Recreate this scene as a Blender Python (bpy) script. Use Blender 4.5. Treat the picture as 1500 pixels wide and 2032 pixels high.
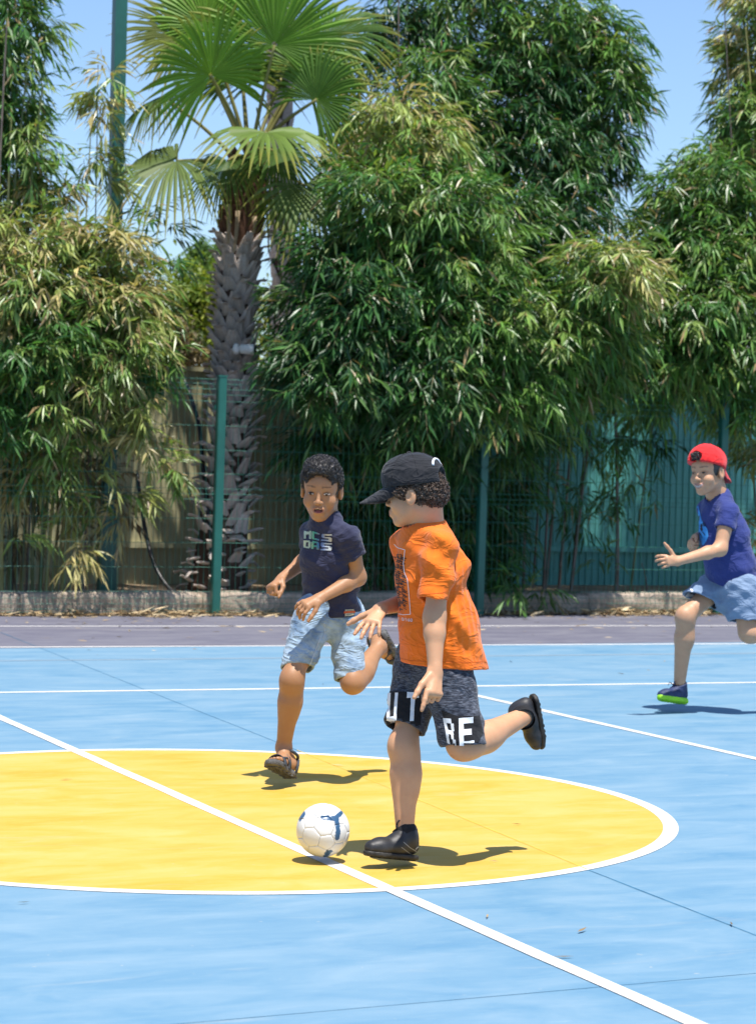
import bpy, bmesh, math, random
import numpy as np
from mathutils import Vector, Matrix
from mathutils.bvhtree import BVHTree

for o in list(bpy.data.objects):
    bpy.data.objects.remove(o, do_unlink=True)
scene = bpy.context.scene
COL = scene.collection
R = math.radians

# ------------------------------------------------------------------ camera
F_PX, PITCH, ROLL, CAM_H = 4785.3, -0.023925, 0.025992, 1.39
TH = 1.164972                                   # heading of the long court lines
A2 = np.array([math.sin(TH), math.cos(TH)])     # along the fence
N2 = np.array([math.cos(TH), -math.sin(TH)])    # from the fence towards the court
CAM = np.array([0.0, 0.0, CAM_H])
_fw = Vector((0, math.cos(PITCH), math.sin(PITCH)))
_up0 = Vector((0, -math.sin(PITCH), math.cos(PITCH)))
_x0 = Vector((1, 0, 0))
_cx = _x0 * math.cos(ROLL) + _up0 * math.sin(ROLL)
_cu = _up0 * math.cos(ROLL) - _x0 * math.sin(ROLL)
cam_d = bpy.data.cameras.new('camera')
cam = bpy.data.objects.new('camera', cam_d)
COL.objects.link(cam)
cam_d.sensor_fit = 'HORIZONTAL'
cam_d.sensor_width = 36.0
cam_d.lens = F_PX / 1500 * 36.0
cam_d.clip_start = 0.1
cam_d.clip_end = 3000
_m = Matrix((( _cx.x, _cu.x, -_fw.x, 0), (_cx.y, _cu.y, -_fw.y, 0), (_cx.z, _cu.z, -_fw.z, CAM_H), (0, 0, 0, 1)))
cam.matrix_world = _m
cam_d.dof.use_dof = True
cam_d.dof.focus_distance = 8.6
cam_d.dof.aperture_fstop = 9.5
scene.camera = cam

# ------------------------------------------------------------------ light
SUN_DIR = Vector((0.12, -0.26, 1.0)).normalized()     # towards the sun
world = bpy.data.worlds.new('World')
scene.world = world
world.use_nodes = True
nt = world.node_tree
nt.nodes.clear()
sky = nt.nodes.new('ShaderNodeTexSky')
sky.sky_type = 'NISHITA'
sky.sun_disc = False
sky.sun_elevation = math.asin(SUN_DIR.z)
sky.sun_rotation = math.atan2(SUN_DIR.x, SUN_DIR.y)
sky.altitude = 600
sky.air_density = 1.0
sky.dust_density = 1.3
sky.ozone_density = 6.0
bg = nt.nodes.new('ShaderNodeBackground')
bg.inputs['Strength'].default_value = 0.115
wo = nt.nodes.new('ShaderNodeOutputWorld')
nt.links.new(sky.outputs[0], bg.inputs[0])
nt.links.new(bg.outputs[0], wo.inputs[0])
sd = bpy.data.lights.new('sun', 'SUN')
sd.energy = 4.6
sd.angle = R(0.53)
sd.color = (1.0, 0.955, 0.89)
sun = bpy.data.objects.new('sun', sd)
sun.rotation_euler = SUN_DIR.to_track_quat('Z', 'Y').to_euler()
sun.location = (0, 0, 20)
COL.objects.link(sun)
vs = scene.view_settings
vs.view_transform = 'Standard'
vs.look = 'None'
vs.gamma = 1
vs.use_curve_mapping = False
vs.exposure = 0.75

# ------------------------------------------------------------------ helpers
def ray(px, py):
    u, v = px - 750.0, -(py - 1016.0)
    d = _cx * u + _cu * v + _fw * F_PX
    return np.array(d)
def W(px, py, Y):                 # the point seen at a pixel, at the distance Y
    d = ray(px, py)
    return CAM + d * (Y / d[1])
def G(px, py, z=0.0):             # the point of the ground seen at a pixel
    d = ray(px, py)
    return CAM + d * ((z - CAM_H) / d[2])
FENCE_N = float(G(425, 1222)[:2] @ N2)
def WP(px, py, off):              # the point seen at a pixel, off metres behind the fence line
    d = ray(px, py)
    t = (FENCE_N - off) / (d[:2] @ N2)
    return CAM + d * t
def FP(s, off, z):                # fence coordinates: along, behind, up
    p = A2 * s + N2 * (FENCE_N - off)
    return np.array([p[0], p[1], z])
def S_at(px, off=0.0):            # position along the fence line of a pixel column
    return float(WP(px, 1190, off)[:2] @ A2)

def tag(o, label=None, cat=None, group=None, kind=None):
    if label: o['label'] = label
    if cat: o['category'] = cat
    if group: o['group'] = group
    if kind: o['kind'] = kind
    return o
def empty(name, loc=(0, 0, 0)):
    o = bpy.data.objects.new(name, None)
    o.location = loc
    COL.objects.link(o)
    return o
def mesh_np(name, V, F, mat=None, parent=None, smooth=True, col=None, loc=None):
    """V (n,3); F an (m,k) array or a list of such arrays"""
    V = np.asarray(V, np.float32)
    if not isinstance(F, list): F = [F]
    F = [np.asarray(f, np.int32) for f in F if len(f)]
    me = bpy.data.meshes.new(name)
    me.vertices.add(len(V))
    if loc is not None: V = V - np.asarray(loc, np.float32)
    me.vertices.foreach_set('co', V.ravel())
    nl = sum(f.size for f in F); npol = sum(len(f) for f in F)
    me.loops.add(nl)
    me.loops.foreach_set('vertex_index', np.concatenate([f.ravel() for f in F]))
    me.polygons.add(npol)
    st, tot, s = [], [], 0
    for f in F:
        k = f.shape[1]
        st.append(s + np.arange(len(f)) * k); tot.append(np.full(len(f), k)); s += f.size
    me.polygons.foreach_set('loop_start', np.concatenate(st).astype(np.int32))
    me.polygons.foreach_set('loop_total', np.concatenate(tot).astype(np.int32))
    me.polygons.foreach_set('use_smooth', np.full(npol, bool(smooth)))
    if col is not None:
        c = np.ones((len(V), 4), np.float32); c[:, :3] = col
        at = me.attributes.new('Col', 'FLOAT_COLOR', 'POINT')
        at.data.foreach_set('color', c.ravel())
    me.update(calc_edges=True)
    me.validate()
    if mat: me.materials.append(mat)
    o = bpy.data.objects.new(name, me)
    COL.objects.link(o)
    if loc is not None: o.location = [float(x) for x in loc]
    if parent: attach(o, parent)
    return o
def attach(o, parent):            # world-space build, parented without moving
    chain = Matrix.Identity(4)
    p = parent
    while p is not None:
        chain = Matrix.LocRotScale(p.location, p.rotation_euler, p.scale) @ chain
        p = p.parent
    o.parent = parent
    o.location = chain.inverted() @ Vector(o.location)
    return o
class MB:                         # small mesh collector
    def __init__(s): s.v = []; s.q = []; s.t = []; s.n = 0
    def add(s, V, Q=(), T=()):
        V = np.asarray(V, float)
        s.v.append(V)
        if len(Q): s.q.append(np.asarray(Q) + s.n)
        if len(T): s.t.append(np.asarray(T) + s.n)
        s.n += len(V)
    def box(s, c, ax, ay, az):    # centre and three half-axis vectors
        c, ax, ay, az = [np.asarray(x, float) for x in (c, ax, ay, az)]
        V = [c + i * ax + j * ay + k * az for k in (-1, 1) for j in (-1, 1) for i in (-1, 1)]
        s.add(V, [(0, 2, 3, 1), (4, 5, 7, 6), (0, 1, 5, 4), (2, 6, 7, 3), (0, 4, 6, 2), (1, 3, 7, 5)])
    def tube(s, P, r, n=8, cap=True):
        P = np.asarray(P, float); m = len(P)
        r = np.broadcast_to(np.asarray(r, float), (m,))
        T = np.gradient(P, axis=0); T /= np.linalg.norm(T, axis=1)[:, None] + 1e-9
        ref = np.array([0, 0, 1.0]) if abs(T[0][2]) < 0.9 else np.array([1.0, 0, 0])
        V = []
        u = np.cross(T[0], ref); u /= np.linalg.norm(u)
        for i in range(m):
            u = u - T[i] * (u @ T[i]); u /= np.linalg.norm(u) + 1e-9
            w = np.cross(T[i], u)
            a = np.arange(n) * 2 * np.pi / n
            V.append(P[i] + r[i] * (np.cos(a)[:, None] * u + np.sin(a)[:, None] * w))
        V = np.concatenate(V)
        Q = []
        for i in range(m - 1):
            for j in range(n):
                Q.append((i * n + j, i * n + (j + 1) % n, (i + 1) * n + (j + 1) % n, (i + 1) * n + j))
        T3 = []
        if cap:
            b = len(V); V = np.concatenate([V, [P[0], P[-1]]])
            for j in range(n):
                T3.append((b, (j + 1) % n, j)); T3.append((b + 1, (m - 1) * n + j, (m - 1) * n + (j + 1) % n))
        s.add(V, Q, T3)
    def build(s, name, mat, parent=None, smooth=False, loc=None, col=None):
        F = []
        if s.q: F.append(np.concatenate(s.q))
        if s.t: F.append(np.concatenate(s.t))
        return mesh_np(name, np.concatenate(s.v), F, mat, parent, smooth, loc=loc, col=col)

def rgb(h):                       # sRGB 0-255 to linear
    return tuple(((c / 255 + 0.055) / 1.055) ** 2.4 if c > 10 else c / 255 / 12.92 for c in h)
class NM:                         # node material helper
    def __init__(s, name):
        s.m = bpy.data.materials.new(name); s.m.use_nodes = True
        s.t = s.m.node_tree; s.n = s.t.nodes; s.l = s.t.links
        s.b = s.n['Principled BSDF']; s.out = s.n['Material Output']
    def node(s, typ, **kw):
        x = s.n.new(typ)
        for k, v in kw.items():
            if hasattr(x, k) and not k[0].isupper(): setattr(x, k, v)
            else: x.inputs[k.replace('_', ' ')].default_value = v
        return x
    def coord(s, kind='Object', scale=(1, 1, 1), rot=(0, 0, 0)):
        tc = s.n.new('ShaderNodeTexCoord'); mp = s.n.new('ShaderNodeMapping')
        mp.inputs['Scale'].default_value = scale; mp.inputs['Rotation'].default_value = rot
        s.l.new(tc.outputs[kind], mp.inputs[0])
        return mp.outputs[0]
    def noise(s, vec, scale, detail=4, rough=0.55, dist=0.0):
        x = s.node('ShaderNodeTexNoise', Scale=scale, Detail=detail, Roughness=rough, Distortion=dist)
        s.l.new(vec, x.inputs['Vector'])
        return x.outputs['Fac']
    def ramp(s, fac, stops, interp='LINEAR'):
        x = s.n.new('ShaderNodeValToRGB'); e = x.color_ramp.elements
        x.color_ramp.interpolation = interp
        while len(e) < len(stops): e.new(0.5)
        for k, (p, c) in enumerate(stops):
            e[k].position = p; e[k].color = (*c, 1) if len(c) == 3 else c
        s.l.new(fac, x.inputs[0])
        return x.outputs[0]
    def mix(s, fac, a, b, mode='MIX'):
        x = s.n.new('ShaderNodeMix'); x.data_type = 'RGBA'; x.blend_type = mode
        for sock, v in ((x.inputs[0], fac), (x.inputs[6], a), (x.inputs[7], b)):
            if hasattr(v, 'is_output'): s.l.new(v, sock)
            else: sock.default_value = v if isinstance(v, (int, float)) else (*v, 1)
        return x.outputs[2]
    def math(s, op, a, b=0.0):
        x = s.n.new('ShaderNodeMath'); x.operation = op
        for sock, v in ((x.inputs[0], a), (x.inputs[1], b)):
            if hasattr(v, 'is_output'): s.l.new(v, sock)
            else: sock.default_value = v
        return x.outputs[0]
    def attr(s, name='Col'):
        x = s.n.new('ShaderNodeAttribute'); x.attribute_name = name
        return x.outputs['Color']
    def set(s, color=None, rough=None, spec=None, metal=None, **kw):
        for k, v in (('Base Color', color), ('Roughness', rough), ('Specular IOR Level', spec), ('Metallic', metal)):
            if v is None: continue
            if hasattr(v, 'is_output'): s.l.new(v, s.b.inputs[k])
            else: s.b.inputs[k].default_value = (*v, 1) if isinstance(v, tuple) else v
        for k, v in kw.items(): s.b.inputs[k.replace('_', ' ')].default_value = v
        return s
    def bump(s, h, strength=0.3, dist=0.01):
        x = s.node('ShaderNodeBump', Strength=strength, Distance=dist)
        s.l.new(h, x.inputs['Height']); s.l.new(x.outputs[0], s.b.inputs['Normal'])
        return s
def simple(name, c1, c2=None, scale=8, rough=0.6, spec=0.4, bump=0.0, bscale=None, bdist=0.005, stretch=(1, 1, 1), metal=0, lo=0.35, hi=0.65):
    m = NM(name); v = m.coord('Object', stretch)
    if c2 is None: c2 = tuple(x * 0.8 for x in c1)
    f = m.noise(v, scale)
    m.set(m.ramp(f, [(lo, c2), (hi, c1)]), rough, spec, metal)
    if bump: m.bump(m.noise(v, bscale or scale * 4), bump, bdist)
    return m.m

# ------------------------------------------------------------------ the court
ROT = math.atan2(A2[1], A2[0])
def paint_mat(name, c_main, c_pale, c_deep, dirt=(0.45, 0.42, 0.36)):
    m = NM(name)
    v1 = m.coord('Object', (1.3, 3.2, 1), (0, 0, -0.12))
    v2 = m.coord('Object', (3.0, 9.0, 1), (0, 0, 0.06))
    v3 = m.coord('Object', (1, 1, 1))
    n1 = m.noise(v1, 1.6, 6, 0.62, 0.6)
    n2 = m.noise(v2, 3.0, 5, 0.65, 0.8)
    n3 = m.noise(v3, 0.55, 3, 0.5)
    c = m.ramp(n1, [(0.30, c_deep), (0.47, c_main), (0.72, c_pale)])
    c = m.mix(m.math('MULTIPLY', m.ramp(n2, [(0.5, (0, 0, 0)), (0.75, (1, 1, 1))]), 0.45), c, c_pale)
    c = m.mix(m.math('MULTIPLY', m.ramp(n3, [(0.45, (0, 0, 0)), (0.8, (1, 1, 1))]), 0.35), c, c_pale)
    # scuffs, rubbed dust and specks
    v4 = m.coord('Object', (2.2, 16, 1), (0, 0, 0.4))
    sc = m.ramp(m.noise(v4, 2.6, 4, 0.7), [(0.66, (0, 0, 0)), (0.74, (1, 1, 1))])
    c = m.mix(m.math('MULTIPLY', sc, 0.28), c, tuple(min(1, x * 1.25 + 0.1) for x in c_pale))
    sp = m.ramp(m.noise(v3, 26, 2, 0.5), [(0.735, (0, 0, 0)), (0.77, (1, 1, 1))])
    c = m.mix(m.math('MULTIPLY', sp, 0.4), c, dirt)
    v5 = m.coord('Object', (1.1, 5, 1), (0, 0, -0.5))
    sm = m.ramp(m.noise(v5, 1.1, 4, 0.6, 1.2), [(0.62, (0, 0, 0)), (0.72, (1, 1, 1))])
    c = m.mix(m.math('MULTIPLY', sm, 0.16), c, dirt)
    m.set(c, 0.62, 0.35)
    m.bump(m.noise(v3, 160, 3, 0.6), 0.25, 0.002)
    return m.m
M = {}
M['blue'] = paint_mat('blue_court_paint', (0.118, 0.232, 0.330), (0.178, 0.280, 0.360), (0.082, 0.198, 0.308))
M['yellow'] = paint_mat('yellow_court_paint', (0.50, 0.322, 0.048), (0.52, 0.375, 0.115), (0.48, 0.275, 0.022))
M['grey'] = paint_mat('grey_court_paint', (0.118, 0.116, 0.150), (0.165, 0.163, 0.19), (0.092, 0.091, 0.124))
def white_paint(name, c, wear):
    m = NM(name); v = m.coord('Object', (1, 1, 1)); n = m.noise(v, 7, 6, 0.7)
    c2 = m.ramp(n, [(0.3, tuple(x * 0.86 for x in c)), (0.6, c)])
    spk = m.ramp(m.noise(v, 38, 3, 0.6), [(0.70, (0, 0, 0)), (0.74, (1, 1, 1))])
    m.set(m.mix(m.math('MULTIPLY', spk, wear), c2, (0.35, 0.4, 0.45)), 0.6, 0.35)
    return m.m
M['white'] = white_paint('white_line_paint', (0.60, 0.585, 0.56), 0.5)
M['faded'] = white_paint('faded_line_paint', (0.20, 0.265, 0.32), 0.7)
M['joint'] = simple('court_joint_filler', (0.05, 0.17, 0.28), (0.03, 0.10, 0.17), 12, 0.8)
M['joint_y'] = simple('court_joint_filler_yellow', (0.62, 0.42, 0.05), (0.48, 0.32, 0.04), 12, 0.8)
M['earth'] = simple('dry_earth', (0.30, 0.23, 0.15), (0.19, 0.14, 0.09), 3, 0.95, 0.1, 0.6, 30, 0.02)

def sheet(name, pts, z, mat, kind='structure'):
    V = np.array([[p[0], p[1], z] for p in pts])
    c = V.mean(0)
    o = mesh_np(name, V, np.arange(len(V))[None, :], mat, smooth=False, loc=c)
    tag(o, kind=kind)
    return o
def rot_sheet(name, s0, s1, n0, n1, z, mat):      # a rectangle in court axes (object axes run along the court)
    cx, cn = (s0 + s1) / 2, (n0 + n1) / 2
    hx, hn = (s1 - s0) / 2, (n1 - n0) / 2
    V = np.array([[-hx, -hn, 0], [hx, -hn, 0], [hx, hn, 0], [-hx, hn, 0]], float)
    o = mesh_np(name, V, np.array([[0, 1, 2, 3]]), mat, smooth=False)
    p = A2 * cx + N2 * cn
    o.location = (p[0], p[1], z); o.rotation_euler = (0, 0, ROT)
    # object y axis = left normal of A2 = -N2
    tag(o, kind='structure')
    return o
g = sheet('ground', [(-900, -600), (900, -600), (900, 1800), (-900, 1800)], -0.03, M['earth'])
L1N, L2N, L3N, FDN = -17.890, -16.071, -13.156, -15.137
HALF_A, RIGHT_A = 3.082, 6.097
CIRC = np.array([-0.64737, 9.31343]); CR = 1.8
# grey surround, then the blue field 3 mm above, and so on
rot_sheet('court_surround', -22, 34, FENCE_N - 0.02, 12, 0.000, M['grey'])
rot_sheet('court_field', -14, 26, L2N, 9, 0.0012, M['blue'])
def disc(name, r0, r1, z, mat, n=160):
    a = np.arange(n) * 2 * np.pi / n
    if r0 <= 0:
        V = np.stack([r1 * np.cos(a), r1 * np.sin(a), 0 * a], 1); F = np.arange(n)[None, :]
    else:
        V = np.concatenate([np.stack([r * np.cos(a), r * np.sin(a), 0 * a], 1) for r in (r0, r1)])
        i = np.arange(n); j = (i + 1) % n
        F = np.stack([i, n + i, n + j, j], 1)
    o = mesh_np(name, V, F, mat, smooth=False)
    o.location = (CIRC[0], CIRC[1], z); o.rotation_euler = (0, 0, ROT)
    return tag(o, kind='structure')
disc('centre_circle_field', 0, CR, 0.0024, M['yellow'])
disc('centre_circle_line', CR - 0.029, CR + 0.029, 0.0031, M['white'])
def line_px(name, pa, pb, w, z, mat, ext=0.0, wob=0.0, seed=0):
    a, b = G(*pa)[:2], G(*pb)[:2]
    d = (b - a); L = np.linalg.norm(d); d /= L
    a = a - d * ext; b = b + d * ext; L += 2 * ext
    k = max(2, int(L / 0.25))
    t = np.linspace(0, 1, k); nrm = np.array([-d[1], d[0]])
    rng = np.random.default_rng(seed)
    e1 = w / 2 + rng.normal(0, wob, k); e2 = w / 2 + rng.normal(0, wob, k)
    P = a + (b - a) * t[:, None]
    V = np.concatenate([P + nrm * e1[:, None], P - nrm * e2[:, None]])
    V = np.concatenate([V, np.full((len(V), 1), z)], 1)
    i = np.arange(k - 1)
    o = mesh_np(name, V, np.stack([i, i + 1, k + i + 1, k + i], 1)[:, ::-1], mat, smooth=False, loc=V.mean(0))
    return tag(o, kind='structure')
line_px('halfway_line', (0, 1425), (1217, 1963), 0.056, 0.0038, M['white'], 6, 0.0012, 1)
line_px('side_line', (862, 1362.5), (1860, 1588.5), 0.052, 0.0034, M['white'], 0, 0.0012, 2)
line_px('back_line', (0, 1375), (1500, 1355), 0.058, 0.0024, M['white'], 6, 0.001, 3)
line_px('field_border_line', (0, 1285), (1480, 1278.2), 0.058, 0.0026, M['white'], 6, 0.001, 4)
line_px('surround_line', (0, 1243), (1460, 1241.9), 0.052, 0.0012, M['white'], 6, 0.001, 5)
line_px('old_faded_line', (0, 1312), (1500, 1297), 0.055, 0.0022, M['faded'], 6, 0.002, 6)
line_px('court_joint', (0, 1255), (590, 1490), 0.007, 0.0020, M['joint'], 0.0, 0.0008, 7)
line_px('court_joint', (590, 1490), (1164, 1727), 0.0065, 0.0034, M['joint_y'], 0.0, 0.0008, 8)
line_px('court_joint', (1164, 1727), (1495, 1856), 0.008, 0.0020, M['joint'], 1.5, 0.001, 9)
line_px('court_joint', (700, 2004), (1495, 1934), 0.003, 0.0020, M['joint'], 2.5, 0.0006, 10)
# ------------------------------------------------------------------ fence, kerb, wall, pole
M['green'] = simple('green_powder_coat', (0.012, 0.115, 0.085), (0.009, 0.09, 0.068), 5, 0.38, 0.5)
M['wire'] = simple('green_wire_coat', (0.03, 0.17, 0.125), (0.02, 0.13, 0.095), 5, 0.35, 0.5)
M['concrete'] = None
def conc():
    m = NM('weathered_kerb_concrete'); v = m.coord('Object')
    n = m.noise(v, 3.5, 8, 0.68); n2 = m.noise(v, 22, 5, 0.7); n3 = m.noise(m.coord('Object', (3, 3, 0.7)), 4, 4, 0.6)
    c = m.ramp(n, [(0.28, (0.24, 0.195, 0.15)), (0.5, (0.44, 0.36, 0.285)), (0.75, (0.56, 0.475, 0.38))])
    c = m.mix(m.math('MULTIPLY', m.ramp(n2, [(0.45, (1, 1, 1)), (0.6, (0, 0, 0))]), 0.35), c, (0.16, 0.13, 0.10))
    c = m.mix(m.math('MULTIPLY', m.ramp(n3, [(0.55, (0, 0, 0)), (0.7, (1, 1, 1))]), 0.4), c, (0.2, 0.15, 0.11))
    m.set(c, 0.92, 0.15).bump(n2, 0.8, 0.02)
    return m.m
M['concrete'] = conc()
post_px = [-95, 427, 950, 1424, 1905]
POST_S = [S_at(x) for x in post_px]
d12 = POST_S[2] - POST_S[1]
FZ = 1.985
fence = empty('wire_mesh_fence', FP(POST_S[1], 0, 0))
tag(fence, 'green welded wire mesh fence with square posts along the far edge of the court', 'fence')
aa = np.array([A2[0], A2[1], 0]); nn = np.array([N2[0], N2[1], 0]); zz = np.array([0, 0, 1.0])
for s in POST_S:
    lean = 0.012
    b = MB()
    h = 0.036
    c0 = FP(s, 0, -0.02); c1 = FP(s, 0, FZ + 0.02) + aa * lean
    V = [c + i * aa * h + j * nn * h for c in (c0, c1) for j in (-1, 1) for i in (-1, 1)]
    b.add(V, [(0, 2, 3, 1), (4, 5, 7, 6), (0, 1, 5, 4), (2, 6, 7, 3), (0, 4, 6, 2), (1, 3, 7, 5)])
    p = b.build('post', M['green'], fence, loc=c0)
    bm = bmesh.new(); bm.from_mesh(p.data)
    bmesh.ops.bevel(bm, geom=[e for e in bm.edges], offset=0.006, segments=2, affect='EDGES')
    bm.to_mesh(p.data); bm.free()
    b = MB(); b.box(c1 + zz * 0.006, aa * (h + 0.003), nn * (h + 0.003), zz * 0.007)
    b.build('post_cap', M['green'], p, loc=c1)
hz = [0.03]
folds = [0.10, 1.02, 1.90]
zs_h = sorted([0.03, 0.20, 0.405, 0.61, 0.815, 1.19, 1.39, 1.595, 1.80, FZ] + [f - 0.045 for f in folds] + [f + 0.045 for f in folds] )
def prof(z):                      # the V folds pressed into the sheet stand out towards the court
    return 0.05 + sum(-0.035 * max(0, 1 - abs(z - f) / 0.045) for f in folds)
zs_v = sorted({0.02, FZ + 0.012} | {f for f in folds} | {f - 0.045 for f in folds} | {f + 0.045 for f in folds})
for i in range(len(POST_S) - 1):
    s0, s1 = POST_S[i] + 0.042, POST_S[i + 1] - 0.042
    b = MB()
    nv = int(round((s1 - s0) / 0.05))
    for k in range(nv + 1):
        s = s0 + (s1 - s0) * k / nv
        b.tube([FP(s, prof(z), z) for z in zs_v], 0.0013, 4, False)
    for z in zs_h + folds:
        s_ = np.linspace(s0 - 0.02, s1 + 0.02, 3)
        b.tube([FP(s, prof(z) - 0.005, z) for s in s_], 0.0020, 4, False)
    pn = b.build('mesh_panel', M['wire'], fence, loc=FP((s0 + s1) / 2, 0.05, 0))
    tag(pn, kind='stuff')
    for s in (s0 - 0.03, s1 + 0.03):
        for z in (0.3, 1.02, 1.75):
            c = MB(); c.box(FP(s, 0.04, z), aa * 0.022, nn * 0.012, zz * 0.02)
            c.build('clip', M['green'], pn, loc=FP(s, 0.04, z))

# low concrete kerb behind the fence: cast blocks with joints
rng = np.random.default_rng(5)
kerb = empty('low_kerb_wall', FP(POST_S[1], 0.2, 0))
tag(kerb, 'low weathered concrete kerb holding back the bamboo bed behind the fence', 'kerb')
edges = [S_at(-160), S_at(48), S_at(330), S_at(399), S_at(418), S_at(668), S_at(955), S_at(1180), S_at(1330), S_at(1700)]
for i in range(len(edges) - 1):
    s0, s1 = edges[i] + 0.004, edges[i + 1] - 0.004
    ht = 0.185 + [0.0, 0.002, 0.0, -0.01, 0.004, 0.0, -0.004, 0.008, 0.0, 0][i]
    f0 = 0.11 if i != 3 else 0.20
    nx = max(4, int((s1 - s0) / 0.05)); nz = 6; ny = 4
    V = []; idx = {}
    ss = np.linspace(s0, s1, nx + 1)
    # wrap: front face from bottom to top, then the top to the back
    prf = [(f0, z) for z in np.linspace(0, ht, nz + 1)] + [(f0 + 0.24 * t, ht) for t in np.linspace(0, 1, ny + 1)[1:]] + [(f0 + 0.24, 0.05)]
    for k, s in enumerate(ss):
        for j, (o_, z_) in enumerate(prf):
            w1 = math.sin(s * 3.1 + j) * 0.004 + math.sin(s * 7.7 + z_ * 30) * 0.003 + rng.normal(0, 0.004)
            top = 0.006 * math.sin(s * 2.3) + 0.005 * math.sin(s * 9 + 1) + rng.normal(0, 0.003)
            round_ = 0.012 if j == nz else 0
            V.append(FP(s, o_ + w1 + round_, max(0, z_ + (top - round_ if z_ > 0.1 else 0))))
    m_ = len(prf)
    Q = [(k * m_ + j, k * m_ + j + 1, (k + 1) * m_ + j + 1, (k + 1) * m_ + j) for k in range(nx) for j in range(m_ - 1)]
    mb = MB(); mb.add(V, [q[::-1] for q in Q])
    e0 = list(range(m_)); e1 = [nx * m_ + j for j in range(m_)]
    o = mesh_np('kerb_block', np.array(V), [np.array([q[::-1] for q in Q]), np.array([e0]), np.array([e1[::-1]])], M['concrete'], kerb, True, loc=FP((s0 + s1) / 2, f0, 0))
# planting bed
rot_sheet('planting_bed', -22, 34, FENCE_N - 40, FENCE_N - 0.3, 0.13, M['earth'])

# painted sheet-metal wall: ribbed sheets over a lower plinth course
WALL_OFF = 2.3
def wall_mat(name, c):
    m = NM(name); v = m.coord('Object', (1, 1, 0.35)); n = m.noise(v, 4, 6, 0.65); n2 = m.noise(m.coord('Object'), 14, 5, 0.7)
    col = m.ramp(n, [(0.3, tuple(x * 0.72 for x in c)), (0.6, c)])
    col = m.mix(m.math('MULTIPLY', m.ramp(n2, [(0.62, (0, 0, 0)), (0.72, (1, 1, 1))]), 0.3), col, (0.12, 0.10, 0.08))
    m.set(col, 0.5, 0.4)
    return m.m
M['cream'] = wall_mat('cream_painted_sheet', (0.44, 0.41, 0.24))
M['teal'] = wall_mat('teal_painted_sheet', (0.10, 0.36, 0.33))
def sheet_wall(name, label, mat, s0, s1, h):
    root = empty(name, FP((s0 + s1) / 2, WALL_OFF, 0.13))
    tag(root, label, 'wall')
    sw = 0.92
    n = int(math.ceil((s1 - s0) / sw))
    zl = 0.50
    def ribbed(nm, a, b_, z0, z1, off):
        prof_ = []
        s = a; k = 0
        while s < b_ - 1e-6:
            for ds, dd in ((0, 0), (0.052, 0), (0.058, 0.012), (0.068, 0.012)):
                if s + ds < b_: prof_.append((s + ds, off - dd))
            s += 0.074; k += 1
        prof_.append((b_, off))
        P = [FP(s_, o_, z0) for s_, o_ in prof_] + [FP(s_, o_, z1) for s_, o_ in prof_]
        Bk = [FP(prof_[0][0], off + 0.02, z0), FP(prof_[-1][0], off + 0.02, z0), FP(prof_[0][0], off + 0.02, z1), FP(prof_[-1][0], off + 0.02, z1)]
        k = len(prof_)
        Q = [(i, i + 1, k + i + 1, k + i) for i in range(k - 1)] + [(2 * k, 2 * k + 2, 2 * k + 3, 2 * k + 1)]
        return mesh_np(nm, np.array(P + Bk), np.array(Q), mat, root, False, loc=FP((a + b_) / 2, off, z0))
    for i in range(n):
        a, b_ = s0 + i * sw, min(s1, s0 + (i + 1) * sw)
        ribbed('cladding_sheet', a + 0.002, b_ - 0.002, zl + 0.02, h, WALL_OFF - 0.05 + (0.004 if i % 2 else 0))
        ribbed('plinth_sheet', a + 0.002, b_ - 0.002, 0.10, zl - 0.03, WALL_OFF)
    for z, hh, off, nm in ((zl - 0.005, 0.025, WALL_OFF - 0.045, 'ledge_rail'), (h + 0.02, 0.02, WALL_OFF - 0.03, 'top_rail')):
        b = MB(); b.box(FP((s0 + s1) / 2, off, z), aa * (s1 - s0) / 2, nn * 0.055, zz * hh)
        b.build(nm, mat, root, loc=FP((s0 + s1) / 2, off, z))
    return root
s_mid = S_at(930, WALL_OFF)
sheet_wall('sheet_metal_wall', 'cream painted ribbed sheet-metal wall behind the palm trunk', M['cream'], S_at(-220, WALL_OFF), s_mid, 2.12)
sheet_wall('sheet_metal_wall', 'teal painted ribbed sheet-metal wall behind the thin bamboo stems', M['teal'], s_mid + 0.01, S_at(1750, WALL_OFF), 2.12)

# tall square lighting pole
M['pole'] = simple('dark_green_pole_paint', (0.014, 0.10, 0.075), (0.01, 0.075, 0.058), 4, 0.42, 0.5)
pb = WP(211, 1165, 1.1)
pole = empty('lighting_pole', (pb[0], pb[1], 0.13))
tag(pole, 'tall dark green square steel pole rising through the bamboo beside the palm', 'pole')
b = MB(); hw = 0.053
V = [np.array([pb[0], pb[1], z]) + i * aa * w_ + j * nn * w_ for z, w_ in ((0.13, hw), (9.0, hw)) for j in (-1, 1) for i in (-1, 1)]
b.add(V, [(0, 2, 3, 1), (4, 5, 7, 6), (0, 1, 5, 4), (2, 6, 7, 3), (0, 4, 6, 2), (1, 3, 7, 5)])
b.build('shaft', M['pole'], pole, loc=V[0])
b = MB(); b.box(np.array([pb[0], pb[1], 0.5]), aa * 0.07, nn * 0.07, zz * 0.37)
b.build('base_sleeve', M['pole'], pole, loc=V[0])
for sd_ in (-1, 1):
    hb = np.array([pb[0], pb[1], 8.9]) + aa * 0.35 * sd_
    b = MB(); b.box(hb, aa * 0.2, nn * 0.06, zz * 0.14); b.box(hb - aa * 0.17 * sd_, aa * 0.2, nn * 0.03, zz * 0.03)
    b.build('floodlight', M['pole'], pole, loc=hb)
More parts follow.
